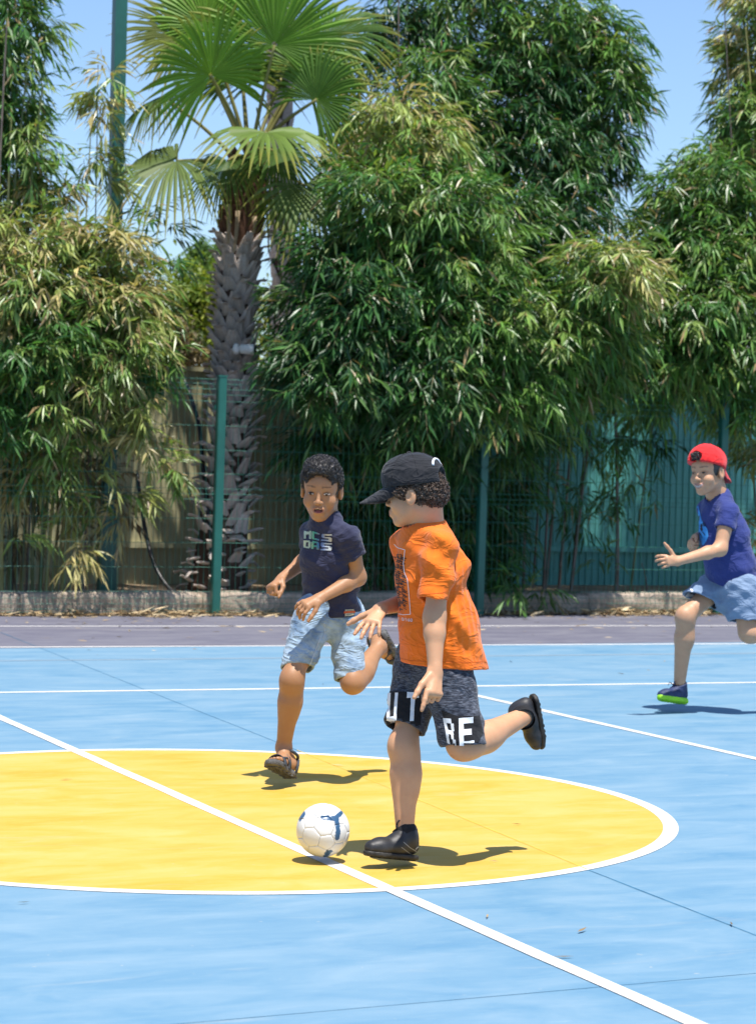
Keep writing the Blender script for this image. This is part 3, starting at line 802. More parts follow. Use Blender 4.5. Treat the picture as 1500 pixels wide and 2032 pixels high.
# hub pixel, depth towards the camera, axis in the picture (dx, dy, depth), leaf facing, radius px, droop, spread
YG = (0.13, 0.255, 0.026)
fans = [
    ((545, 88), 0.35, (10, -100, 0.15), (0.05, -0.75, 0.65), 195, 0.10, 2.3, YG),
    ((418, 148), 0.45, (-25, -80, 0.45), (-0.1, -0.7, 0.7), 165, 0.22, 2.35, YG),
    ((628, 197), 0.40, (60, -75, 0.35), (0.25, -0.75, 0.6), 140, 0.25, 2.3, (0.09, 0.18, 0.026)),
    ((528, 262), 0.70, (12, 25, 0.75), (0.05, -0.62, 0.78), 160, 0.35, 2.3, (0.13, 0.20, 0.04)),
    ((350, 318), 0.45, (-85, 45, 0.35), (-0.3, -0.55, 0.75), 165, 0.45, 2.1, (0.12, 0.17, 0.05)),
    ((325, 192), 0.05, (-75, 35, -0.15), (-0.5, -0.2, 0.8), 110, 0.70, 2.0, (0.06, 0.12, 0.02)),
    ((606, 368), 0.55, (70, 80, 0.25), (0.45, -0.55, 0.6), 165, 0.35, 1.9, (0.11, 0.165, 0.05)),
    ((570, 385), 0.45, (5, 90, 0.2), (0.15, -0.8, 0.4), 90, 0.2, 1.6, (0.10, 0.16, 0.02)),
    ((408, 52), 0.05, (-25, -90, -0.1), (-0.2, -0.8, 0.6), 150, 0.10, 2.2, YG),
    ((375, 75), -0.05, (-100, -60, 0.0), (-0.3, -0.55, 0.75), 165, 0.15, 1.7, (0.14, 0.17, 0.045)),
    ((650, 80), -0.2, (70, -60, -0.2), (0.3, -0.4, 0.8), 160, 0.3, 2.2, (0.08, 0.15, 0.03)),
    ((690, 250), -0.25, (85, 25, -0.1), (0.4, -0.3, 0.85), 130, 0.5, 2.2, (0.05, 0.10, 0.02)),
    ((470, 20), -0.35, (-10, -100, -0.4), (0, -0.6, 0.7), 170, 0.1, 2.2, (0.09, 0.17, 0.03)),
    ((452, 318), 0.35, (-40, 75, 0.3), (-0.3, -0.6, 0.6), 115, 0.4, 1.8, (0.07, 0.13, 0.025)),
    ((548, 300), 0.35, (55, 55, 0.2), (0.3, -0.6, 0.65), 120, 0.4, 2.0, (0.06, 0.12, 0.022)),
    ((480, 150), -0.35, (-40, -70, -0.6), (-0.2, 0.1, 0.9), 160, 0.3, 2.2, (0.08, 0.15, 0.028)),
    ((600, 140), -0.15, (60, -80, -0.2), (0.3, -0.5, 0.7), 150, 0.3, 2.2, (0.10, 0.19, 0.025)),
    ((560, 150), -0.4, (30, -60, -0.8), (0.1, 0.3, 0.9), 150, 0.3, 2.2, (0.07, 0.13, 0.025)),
]
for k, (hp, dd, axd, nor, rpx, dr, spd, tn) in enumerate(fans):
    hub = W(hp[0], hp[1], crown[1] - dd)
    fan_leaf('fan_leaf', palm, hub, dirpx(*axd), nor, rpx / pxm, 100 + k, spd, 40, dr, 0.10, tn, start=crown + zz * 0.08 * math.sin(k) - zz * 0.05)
# hanging dead stalk ends under the crown
M['dead'] = simple('dead_leaf_stalk', (0.42, 0.31, 0.20), (0.28, 0.19, 0.11), 9, 0.8)
for (x0, y0, x1, y1, wpx) in ((452, 405, 453, 482, 10), (472, 418, 464, 500, 9), (505, 430, 504, 462, 9), (528, 410, 533, 500, 5)):
    p0, p1 = WP(x0, y0, PO - 0.24), WP(x1, y1, PO - 0.27)
    b = MB(); b.tube(spline([p0, (p0 + p1) / 2 + nn * 0.02, p1], 6), np.linspace(wpx * 0.55 / pxm, wpx * 0.3 / pxm, 6), 5)
    b.build('dead_stalk', M['dead'], palm, loc=p0)
# second palm further back: smooth grey trunk, crown above the frame
P2O = 5.0
ax2 = [WP(566, 760, P2O), WP(566, 600, P2O), WP(563, 480, P2O), WP(560, 360, P2O), WP(555, 200, P2O), WP(552, 60, P2O), WP(550, -120, P2O)]
ax2.insert(0, np.array([ax2[0][0], ax2[0][1], 0.1]))
palm2 = empty('fan_palm', ax2[0])
tag(palm2, 'slender grey palm trunk rising behind the rough-trunked fan palm', 'palm')
palm_trunk(palm2, ax2, [0.17, 0.15, 0.148, 0.145, 0.14, 0.13, 0.12, 0.10], 0, 240, np.random.default_rng(9), [bm_b, bm_b], lambda q, rng: (rng.uniform(0.02, 0.12), rng.uniform(0.75, 0.95), 0))
c2 = ax2[-1]
for k in range(11):
    a = k * 2.399963; el = 0.75 - 0.11 * k
    d = np.array([math.cos(a) * math.cos(el), math.sin(a) * math.cos(el), math.sin(el)])
    fan_leaf('fan_leaf', palm2, c2 + d * 0.75, d, zz + d * 0.1, 0.72, 300 + k, 2.3, 26, 0.35, 0.1, (0.08, 0.15, 0.03), start=c2)
# small white spotlight strapped to the palm trunk
M['white_plastic'] = simple('white_plastic', (0.78, 0.79, 0.78), (0.70, 0.71, 0.70), 5, 0.4, 0.5)
sp0 = WP(469, 692, PO - 0.30); spot = empty('outdoor_spotlight', sp0)
tag(spot, 'small white outdoor spotlight with black lens fixed to the palm trunk', 'light')
b = MB(); b.tube([sp0 + right_v * x for x in (0.03, 0.04, 0.15, 0.155)], [0.025, 0.042, 0.047, 0.047], 12); b.build('housing', M['white_plastic'], spot, True, loc=sp0)
b = MB(); b.tube([sp0 + right_v * x for x in (0.155, 0.178)], [0.044, 0.038], 12); b.build('lens', M['black_pipe'], spot, True, loc=sp0)
b = MB(); b.tube([sp0 + right_v * x for x in (-0.03, -0.02, 0.0, 0.02, 0.03)], [0.016, 0.042, 0.052, 0.042, 0.02], 12); b.build('bracket_ball', M['white_plastic'], spot, True, loc=sp0)
b = MB(); b.tube([sp0 - nn * 0.02, sp0 - nn * 0.12], 0.012, 8); b.build('arm', M['white_plastic'], spot, True, loc=sp0)

# ---- garden trees beyond the wall
M['bark'] = simple('tree_bark', (0.16, 0.11, 0.07), (0.08, 0.055, 0.04), 7, 0.9, 0.2, 0.5, 20)
def round_tree(label, px, py, off, rx, ry, n, tints, seed, lsize=(0.05, 0.10)):
    rng = np.random.default_rng(seed)
    C = WP(px, py, off); s = F_PX / C[1]
    base = np.array([C[0], C[1], 0.1])
    root = empty('garden_tree', base)
    tag(root, label, 'tree', 'garden trees beyond the sheet-metal wall')
    b = MB(); b.tube(spline([base, base + (C - base) * 0.5 + aa * 0.1, C], 10), np.linspace(0.11, 0.05, 10), 8)
    tr = b.build('trunk', M['bark'], root, True, loc=base)
    VL, FL, CL = [], [], []; k = 0
    for j in range(26):
        u = nrm(rng.normal(0, 1, 3)); cc = C + (aa * u[0] * rx + nn * u[1] * rx + zz * u[2] * ry) / s * rng.uniform(0.45, 0.95)
        b = MB(); b.tube(spline([C - zz * 0.2, (C + cc) / 2 - zz * .05, cc], 6), np.linspace(0.035, 0.01, 6), 5)
        b.build('limb', M['bark'], tr, True, loc=C)
        m = n // 26
        O = cc + rng.normal(0, 1, (m, 3)) * np.array([rx, rx, ry]) / s * 0.22
        D = nrm(rng.normal(0, 1, (m, 3)) - zz * 0.4)
        L = rng.uniform(*lsize, m)
        v, f = leaves_mesh(O, D, L, L * 0.5, rng)
        tn = np.array(tints[rng.integers(0, len(tints))])
        VL.append(v); FL.append(f + k); k += len(v); CL.append(np.repeat(tn * rng.uniform(0.7, 1.3, (m, 1)), 5, 0))
    tag(mesh_np('crown', np.concatenate(VL), np.concatenate(FL), M['tree_leaf'], root, False, col=np.concatenate(CL), loc=C), kind='stuff')
YGT = [(0.20, 0.27, 0.03), (0.26, 0.30, 0.05), (0.12, 0.20, 0.03)]
round_tree('bright yellow-green garden tree seen between bamboo and palm trunk', 405, 610, 9.0, 85, 85, 9000, YGT, 21)
round_tree('grey-green flowering garden shrub tree over the cream wall', 350, 690, 6.5, 60, 70, 6000, [(0.16, 0.18, 0.07), (0.24, 0.20, 0.12), (0.10, 0.16, 0.05)], 22)
round_tree('yellow-green garden tree behind the slender grey palm trunk', 585, 640, 10.0, 95, 130, 8000, YGT, 23)
round_tree('dark green garden tree behind the broad bamboo clump', 900, 760, 8.0, 300, 190, 12000, [(0.04, 0.09, 0.02), (0.06, 0.12, 0.03)], 24, (0.09, 0.16))
round_tree('small feathery green treetop low against the sky beside the palm', 415, 515, 12.0, 40, 40, 3500, [(0.16, 0.26, 0.06), (0.12, 0.22, 0.06)], 25)
# ------------------------------------------------------------------ implicit-surface modelling for the figures
f32 = np.float32
class Field:
    def __init__(s, lo, hi, h):
        s.h = h; s.lo = np.asarray(lo, float); n = np.ceil((np.asarray(hi) - s.lo) / h).astype(int) + 1
        s.ax = [(s.lo[i] + np.arange(n[i]) * h).astype(f32) for i in range(3)]
        s.F = np.full(n, 0.09, f32)
    def win(s, lo, hi, pad=0.05):
        sl = []
        for i in range(3):
            a = int(np.clip(np.searchsorted(s.ax[i], lo[i] - pad), 0, len(s.ax[i])))
            b = int(np.clip(np.searchsorted(s.ax[i], hi[i] + pad), 0, len(s.ax[i])))
            sl.append(slice(a, b))
        X = s.ax[0][sl[0]][:, None, None]; Y = s.ax[1][sl[1]][None, :, None]; Z = s.ax[2][sl[2]][None, None, :]
        return tuple(sl), X, Y, Z
    def put(s, sl, d, k, op='u'):
        a = s.F[sl]
        if op == 'u':
            if k > 0:
                h = np.clip(0.5 + 0.5 * (a - d) / k, 0, 1)
                s.F[sl] = a * (1 - h) + d * h - k * h * (1 - h)
            else: s.F[sl] = np.minimum(a, d)
        else:                                     # smooth subtraction
            d = -d
            h = np.clip(0.5 - 0.5 * (a - d) / k, 0, 1)
            s.F[sl] = a * (1 - h) + d * h + k * h * (1 - h)
    def cone(s, a, b, ra, rb, k=0.012, flat=None, op='u'):
        a = np.asarray(a, float); b = np.asarray(b, float)
        m = max(ra, rb) * (max(1, flat[1]) if flat else 1)
        sl, X, Y, Z = s.win(np.minimum(a, b) - m, np.maximum(a, b) + m)
        if s.F[sl].size == 0: return s
        px, py, pz = X - f32(a[0]), Y - f32(a[1]), Z - f32(a[2]); ab = b - a
        if flat:
            v = np.asarray(flat[0], float); v = v / np.linalg.norm(v); q = 1 - 1 / flat[1]
            c = px * f32(v[0]) + py * f32(v[1]) + pz * f32(v[2])
            px = px - c * f32(v[0] * q); py = py - c * f32(v[1] * q); pz = pz - c * f32(v[2] * q)
            ab = ab - v * (ab @ v) * q
        L2 = max(ab @ ab, 1e-9)
        t = np.clip((px * f32(ab[0]) + py * f32(ab[1]) + pz * f32(ab[2])) / f32(L2), 0, 1)
        d = np.sqrt((px - t * f32(ab[0])) ** 2 + (py - t * f32(ab[1])) ** 2 + (pz - t * f32(ab[2])) ** 2) - (ra + (rb - ra) * t)
        s.put(sl, d.astype(f32), k, op); return s
    def chain(s, P, R_, k=0.01, flat=None):
        for i in range(len(P) - 1): s.cone(P[i], P[i + 1], R_[i], R_[i + 1], k, flat)
        return s
    def ell(s, c, axes, r, k=0.012, op='u'):
        c = np.asarray(c, float); m = max(r)
        sl, X, Y, Z = s.win(c - m, c + m)
        if s.F[sl].size == 0: return s
        px, py, pz = X - f32(c[0]), Y - f32(c[1]), Z - f32(c[2])
        k0 = 0; k1 = 0
        for v, rr_ in zip(axes, r):
            q = px * f32(v[0]) + py * f32(v[1]) + pz * f32(v[2])
            k0 = k0 + (q / f32(rr_)) ** 2; k1 = k1 + (q / f32(rr_ * rr_)) ** 2
        k0 = np.sqrt(k0); k1 = np.sqrt(k1) + 1e-6
        s.put(sl, (k0 * (k0 - 1) / k1).astype(f32), k, op); return s
    def grid(s): return s.ax[0][:, None, None], s.ax[1][None, :, None], s.ax[2][None, None, :]
    def cut(s, p, n):                             # keep the side the normal points away from
        X, Y, Z = s.grid(); n = np.asarray(n, float) / np.linalg.norm(n)
        d = (X - f32(p[0])) * f32(n[0]) + (Y - f32(p[1])) * f32(n[1]) + (Z - f32(p[2])) * f32(n[2])
        s.F = np.maximum(s.F, d); return s
    def cut_near(s, p, n, rad):                   # the same, only within rad of p
        p = np.asarray(p, float); sl, X, Y, Z = s.win(p - rad, p + rad, 0)
        n = np.asarray(n, float) / np.linalg.norm(n)
        dx, dy, dz = X - f32(p[0]), Y - f32(p[1]), Z - f32(p[2])
        d = dx * f32(n[0]) + dy * f32(n[1]) + dz * f32(n[2])
        far = np.sqrt(dx * dx + dy * dy + dz * dz) > rad
        s.F[sl] = np.where(far, s.F[sl], np.maximum(s.F[sl], d)); return s
    def displace(s, fn):
        idx = np.nonzero(np.abs(s.F) < 0.03)
        P = np.stack([s.ax[i][idx[i]] for i in range(3)], 1)
        s.F[idx] += fn(P).astype(f32); return s
    def garment(s, t):                            # start a hollow garment: outer field F, inner field I
        s.t = t; s.I = s.F + f32(t); return s
    def limb(s, parts, k, plane=None):
        """parts: cones (a, b, ra, rb[, flat]); plane (point, normal) trims the outside so the end stays open"""
        T = Field.__new__(Field); T.h, T.lo, T.ax = s.h, s.lo, s.ax; T.F = np.full(s.F.shape, 0.09, f32)
        for q in parts: T.cone(q[0], q[1], q[2], q[3], 0.02, q[4] if len(q) > 4 else None)
        def sm(a, b):
            h = np.clip(0.5 + 0.5 * (a - b) / k, 0, 1); return a * (1 - h) + b * h - k * h * (1 - h)
        s.I = sm(s.I, T.F + f32(s.t))
        if plane is not None: T.cut(*plane)
        s.F = sm(s.F, T.F); return s
    def wrinkle(s, fn):
        idx = np.nonzero((np.abs(s.F) < 0.03) | (np.abs(s.I) < 0.03))
        P = np.stack([s.ax[i][idx[i]] for i in range(3)], 1); d = fn(P).astype(f32)
        s.F[idx] += d; s.I[idx] += d; return s
    def hollow(s):
        s.F = np.maximum(s.F, -s.I); return s
    def shell(s, t):
        s.F = np.maximum(s.F, -(s.F + t)); return s
    def mesh(s, smooth=2):
        F = s.F; ins = F < 0
        c = np.zeros(tuple(n - 1 for n in F.shape), np.int8)
        for i in (0, 1):
            for j in (0, 1):
                for k in (0, 1): c += ins[i:F.shape[0] - 1 + i, j:F.shape[1] - 1 + j, k:F.shape[2] - 1 + k]
        act = (c > 0) & (c < 8)
        I = np.stack(np.nonzero(act), 1)
        vid = np.full(act.shape, -1, np.int32); vid[act] = np.arange(len(I))
        cv = {}
        for i in (0, 1):
            for j in (0, 1):
                for k in (0, 1): cv[i, j, k] = F[I[:, 0] + i, I[:, 1] + j, I[:, 2] + k]
        acc = np.zeros((len(I), 3)); cnt = np.zeros(len(I))
        for a in range(3):
            for u in (0, 1):
                for w in (0, 1):
                    p0 = [u, w]; p0.insert(a, 0); p1 = list(p0); p1[a] = 1
                    f0, f1 = cv[tuple(p0)], cv[tuple(p1)]
                    m = (f0 < 0) != (f1 < 0)
                    t = np.where(m, f0 / np.where(m, f0 - f1, 1), 0)
                    q = np.tile(np.array(p0, float), (len(I), 1)); q[:, a] = t
                    acc += q * m[:, None]; cnt += m
        V = s.lo + (I + acc / cnt[:, None]) * s.h
        Q = []
        for a in range(3):
            b, d = [(1, 2), (2, 0), (0, 1)][a]
            s0 = [slice(None)] * 3; s1 = [slice(None)] * 3
            s0[a] = slice(0, -1); s1[a] = slice(1, None)
            e = ins[tuple(s0)] != ins[tuple(s1)]
            E_ = np.stack(np.nonzero(e), 1)
            ok = (E_[:, b] > 0) & (E_[:, d] > 0) & (E_[:, b] < F.shape[b] - 1) & (E_[:, d] < F.shape[d] - 1)
            E_ = E_[ok]
            def at(db, dd):
                q = E_.copy(); q[:, b] += db; q[:, d] += dd
                return vid[q[:, 0], q[:, 1], q[:, 2]]
            quad = np.stack([at(-1, -1), at(0, -1), at(0, 0), at(-1, 0)], 1)
            flip = ~ins[E_[:, 0], E_[:, 1], E_[:, 2]]
            quad[flip] = quad[flip][:, ::-1]
            Q.append(quad)
        Q = np.concatenate(Q)
        if smooth:
            ed = np.concatenate([Q[:, [0, 1]], Q[:, [1, 2]], Q[:, [2, 3]], Q[:, [3, 0]]])
            for it in range(smooth):
                for lam in (0.5, -0.52):
                    sm = np.zeros_like(V); n = np.zeros(len(V))
                    for c_ in range(3):
                        sm[:, c_] = np.bincount(ed[:, 0], V[ed[:, 1], c_], len(V)) + np.bincount(ed[:, 1], V[ed[:, 0], c_], len(V))
                    n = np.bincount(ed[:, 0], minlength=len(V)) + np.bincount(ed[:, 1], minlength=len(V))
                    V = V + lam * (sm / n[:, None] - V)
        return V, Q
def frame(f, up=(0, 0, 1)):
    f = nrm(np.asarray(f, float)); r = nrm(np.cross(f, np.asarray(up, float))); u = np.cross(r, f)
    return r, f, u
def folds(seed, amp, wl=(0.05, 0.10), n=7, along=None, sharp=True):
    """soft directional cloth folds (along given) or small lumps"""
    rng = np.random.default_rng(seed)
    ks = []
    for i in range(n):
        d = nrm(rng.normal(0, 1, 3))
        if along is not None: d = nrm(np.asarray(along[i % len(along)], float) + rng.normal(0, 0.10, 3))
        ks.append((d * 2 * np.pi / rng.uniform(*wl), rng.uniform(0, 6.28), rng.uniform(0.5, 1), nrm(rng.normal(0, 1, 3)) * rng.uniform(9, 18)))
    w1, w2 = nrm(rng.normal(0, 1, 3)) * 9, nrm(rng.normal(0, 1, 3)) * 13
    def fn(P):
        ww = 0.8 * np.sin(P @ w1 + 1) + 0.5 * np.sin(P @ w2)
        o = 0
        for i, (k, ph, a, gk) in enumerate(ks):
            g = np.clip(0.15 + 0.85 * np.sin(P @ gk + ph * 2), 0, 1) if along is not None else 0.5 + 0.5 * np.sin(P @ gk + ph)
            v = np.sin(P @ k + ph + 1.1 * ww)
            if sharp: v = 0.6 - 1.6 * np.abs(v) ** 0.7 if along is None else np.exp(-3.0 * (1 - np.abs(v)) ) * -2 + .35
            o = o + a * g * v
        return amp * o / max(1, n) * 2.4
    return fn
# ---- decals: flat print laid on a surface, following its folds
def cut_poly(polys, step):
    bm = bmesh.new()
    for P in polys:
        vs_ = [bm.verts.new((p[0], p[1], 0)) for p in P]
        if len(vs_) >= 3: bm.faces.new(vs_)
    if not bm.verts: return bm
    xs = [v.co.x for v in bm.verts]; ys = [v.co.y for v in bm.verts]
    for axis, lo, hi in ((0, min(xs), max(xs)), (1, min(ys), max(ys))):
        q = lo + step
        while q < hi:
            co = [0, 0, 0]; co[axis] = q; no = [0, 0, 0]; no[axis] = 1
            bmesh.ops.bisect_plane(bm, geom=bm.verts[:] + bm.edges[:] + bm.faces[:], plane_co=co, plane_no=no, dist=1e-5)
            q += step
    return bm
def decal(name, polys, bvh, mat, parent, off=0.0025, step=4.0, loc=None, colfn=None):
    bm = cut_poly(polys, step)
    V, keep, cols = [], [], []
    bm.verts.index_update()
    for v in bm.verts:
        d = Vector(ray(v.co.x, v.co.y)).normalized()
        h = bvh.ray_cast(Vector(CAM), d)
        if h[0] is None: V.append((0, 0, 0)); keep.append(False)
        else:
            nn_ = h[1] if h[1].dot(d) < 0 else -h[1]
            V.append(tuple(h[0] + nn_ * off)); keep.append(True)
        cols.append(colfn(v.co.x, v.co.y) if colfn else (1, 1, 1))
    V = np.array(V)
    quads, tris = [], []
    for f in bm.faces:
        ix = [v.index for v in f.verts]
        if not all(keep[i] for i in ix): continue
        q = V[ix]
        if np.max(np.linalg.norm(q - q.mean(0), axis=1)) > 0.06: continue
        for i in range(1, len(ix) - 1): tris.append((ix[0], ix[i], ix[i + 1]))
    bm.free()
    if not tris: return None
    tris = np.array(tris)
    nv = np.cross(V[tris[:, 1]] - V[tris[:, 0]], V[tris[:, 2]] - V[tris[:, 0]])
    fl = np.einsum('ij,ij->i', nv, V[tris[:, 0]] - CAM) > 0
    tris[fl] = tris[fl][:, ::-1]
    used = np.unique(tris); mp = np.zeros(len(V), int); mp[used] = np.arange(len(used))
    return mesh_np(name, V[used], mp[tris], mat, parent, True, col=np.array(cols)[used] if colfn else None, loc=loc)
def quad_map(q):                       # unit square to a picture quad: q = (top-left, top-right, bottom-right, bottom-left)
    q = np.asarray(q, float)
    def fn(x, y): return tuple(q[0] * (1 - x) * (1 - y) + q[1] * x * (1 - y) + q[2] * x * y + q[3] * (1 - x) * y)
    return fn
GLYPH = {'U': [(0, 0, .3, .8), (.7, 0, 1, .8), (0, .8, 1, 1)], 'T': [(0, 0, 1, .2), (.34, .2, .66, 1)],
         'E': [(0, 0, .32, 1), (.32, 0, 1, .2), (.32, .4, .85, .6), (.32, .8, 1, 1)],
         'R': [(0, 0, .3, 1), (.3, 0, .8, .18), (.7, .18, 1, .46), (.3, .46, .85, .62), (.55, .62, .8, .78), (.68, .78, 1, 1)],
         'S': [(.05, 0, 1, .2), (0, .1, .3, .5), (.1, .4, .9, .6), (.7, .5, 1, .9), (0, .8, .95, 1)],
         'C': [(.05, 0, 1, .22), (0, .15, .34, .85), (.05, .78, 1, 1)], 'M': [(0, 0, .28, 1), (.72, 0, 1, 1), (.28, .1, .72, .45)],
         'D': [(0, 0, .34, 1), (.34, 0, .85, .22), (.66, .15, 1, .85), (.34, .78, .85, 1)], 'A': [(.1, 0, .9, .22), (0, .15, .32, 1), (.68, .15, 1, 1), (.32, .5, .68, .7)],
         'N': [(0, 0, .3, 1), (.7, 0, 1, 1), (.3, .2, .5, .5), (.5, .45, .7, .8)]}
def glyph_polys(ch, q):
    f = quad_map(q)
    return [[f(a, b), f(c, b), f(c, d), f(a, d)] for (a, b, c, d) in GLYPH[ch]]
def text_polys(txt, q):
    cu = bpy.data.curves.new('t', 'FONT'); cu.body = txt; o = bpy.data.objects.new('t', cu); COL.objects.link(o)
    dg = bpy.context.evaluated_depsgraph_get(); me = o.evaluated_get(dg).to_mesh()
    P = np.array([v.co[:2] for v in me.vertices]); fs = [list(p.vertices) for p in me.polygons]
    lo, hi = P.min(0), P.max(0); f = quad_map(q)
    U = (P - lo) / (hi - lo)
    out = [[f(U[i][0], 1 - U[i][1]) for i in fc] for fc in fs]
    bpy.data.objects.remove(o); bpy.data.curves.remove(cu)
    return out
def stroke_polys(pts, w):
    out = []
    for (x0, y0), (x1, y1) in zip(pts[:-1], pts[1:]):
        d = np.array([x1 - x0, y1 - y0], float); L = np.linalg.norm(d); d /= L; n = np.array([-d[1], d[0]]) * w / 2
        a, b = np.array([x0, y0]), np.array([x1, y1])
        out.append([tuple(a + n), tuple(b + n), tuple(b - n), tuple(a - n)])
    return out
# ------------------------------------------------------------------ body parts
def skin_mat(name):
    m = NM(name); c = m.attr('Col'); v = m.coord('Object'); n = m.noise(v, 30, 4, 0.6)
    c2 = m.mix(0.22, c, m.ramp(n, [(0.35, (0.75, 0.6, 0.55)), (0.65, (1.0, 1.0, 1.0))]), 'MULTIPLY')
    m.set(c2, 0.5, 0.4)
    m.b.inputs['Subsurface Weight'].default_value = 0.12
    m.b.inputs['Subsurface Radius'].default_value = (0.012, 0.004, 0.002)
    m.b.inputs['Subsurface Scale'].default_value = 1.0
    m.bump(m.noise(v, 260, 2, 0.5), 0.08, 0.002)
    return m.m
M['skin'] = skin_mat('skin')
def vcol_mat(name, rough, spec=0.4):
    m = NM(name); m.set(m.attr('Col'), rough, spec); return m.m
M['eye'] = vcol_mat('eye', 0.45, 0.3)
def hair_mat(name, c, c2):
    m = NM(name); v = m.coord('Object'); n = m.noise(v, 90, 3, 0.6)
    m.set(m.ramp(n, [(0.35, c), (0.65, c2)]), 0.33, 0.55); m.bump(m.noise(v, 220, 3, 0.7), 0.5, 0.004); return m.m
M['hair_black'] = hair_mat('black_hair', (0.010, 0.009, 0.009), (0.030, 0.026, 0.025))
M['hair_brown'] = hair_mat('dark_brown_hair', (0.028, 0.016, 0.010), (0.10, 0.060, 0.036))
def cloth_mat(name, c1, c2, scale=10, bump=0.25, rough=0.85, weave=900, stretch=(1, 1, 1), lo=.35, hi=.65, crease=0.9):
    m = NM(name); v = m.coord('Object', stretch); n = m.noise(v, scale, 5, 0.6)
    w = m.noise(m.coord('Object'), weave, 2, 0.5); big = m.noise(m.coord('Object'), 26, 4, 0.6)
    m.set(m.ramp(n, [(lo, c2), (hi, c1)]), rough, 0.2)
    m.b.inputs['Sheen Weight'].default_value = 0.15
    # fine creases: thin ridges of a warped, stretched noise
    cr = m.noise(m.coord('Object', (1.0, 1.0, 2.2), (0.3, 0.5, 0.2)), 7.5, 3, 0.55, 1.1)
    rg = m.math('POWER', m.math('SUBTRACT', 1.0, m.math('ABSOLUTE', m.math('MULTIPLY', m.math('SUBTRACT', cr, 0.5), 5.0))), 2.0)
    h = m.math('ADD', m.math('ADD', m.math('MULTIPLY', w, 0.12), m.math('MULTIPLY', big, 0.45)), m.math('MULTIPLY', rg, crease))
    m.bump(h, min(1.0, bump * 1.6), 0.010); return m.m
M['orange'] = cloth_mat('orange_cotton', (0.80, 0.165, 0.010), (0.72, 0.135, 0.008))
M['navy'] = cloth_mat('navy_cotton', (0.030, 0.033, 0.068), (0.022, 0.024, 0.052))
M['royal'] = cloth_mat('blue_cotton', (0.030, 0.045, 0.185), (0.022, 0.034, 0.15))
M['heather'] = cloth_mat('grey_heather_jersey', (0.12, 0.135, 0.17), (0.014, 0.017, 0.027), 150, 0.25, 0.9, 900, (0.35, 0.35, 1.7), .40, .72)
M['denim'] = cloth_mat('faded_denim', (0.30, 0.40, 0.50), (0.09, 0.155, 0.255), 11, 0.35, 0.9, 700, (1, 1, 1), .30, .55)
M['denim_dark'] = cloth_mat('denim_waist', (0.07, 0.11, 0.20), (0.045, 0.075, 0.15), 9, 0.3)
M['chambray'] = cloth_mat('pale_blue_shorts_cotton', (0.19, 0.265, 0.38), (0.145, 0.21, 0.32), 9, 0.3)
M['cap_black'] = cloth_mat('black_cap_cotton', (0.014, 0.015, 0.019), (0.010, 0.011, 0.014), 20, 0.35, 0.8)
M['cap_red'] = cloth_mat('red_cap_cotton', (0.72, 0.020, 0.022), (0.62, 0.016, 0.018), 20, 0.2, 0.8)
M['cap_under'] = cloth_mat('dark_red_brim_underside', (0.30, 0.006, 0.02), (0.24, 0.005, 0.015), 20, 0.2, 0.8)
M['black_cloth'] = cloth_mat('black_print', (0.013, 0.013, 0.015), (0.009, 0.009, 0.011), 20, 0.15)
M['white_print'] = simple('white_print', (0.72, 0.73, 0.74), (0.64, 0.65, 0.67), 20, 0.6)
M['black_leather'] = simple('black_shoe_leather', (0.028, 0.028, 0.031), (0.014, 0.014, 0.015), 30, 0.5, 0.4, 0.2, 90, 0.003)
M['black_knit'] = simple('black_knit', (0.014, 0.014, 0.016), (0.008, 0.008, 0.009), 60, 0.8, 0.3, 0.5, 300, 0.002)
M['rubber'] = simple('black_rubber', (0.028, 0.026, 0.022), (0.014, 0.013, 0.012), 30, 0.6, 0.4, 0.7, 70, 0.004)
M['sandal_sole'] = simple('grey_sandal_sole', (0.13, 0.13, 0.13), (0.06, 0.06, 0.06), 50, 0.75, 0.3, 1.0, 60, 0.006)
M['sandal_strap'] = simple('slate_sandal_strap', (0.05, 0.06, 0.075), (0.03, 0.036, 0.048), 20, 0.7)
M['navy_shoe'] = simple('navy_shoe_mesh', (0.025, 0.04, 0.11), (0.014, 0.022, 0.065), 40, 0.6, 0.4, 0.4, 200, 0.003)
M['lime'] = simple('lime_rubber', (0.36, 0.74, 0.02), (0.22, 0.55, 0.02), 18, 0.5, 0.4, 0.3, 60, 0.003)

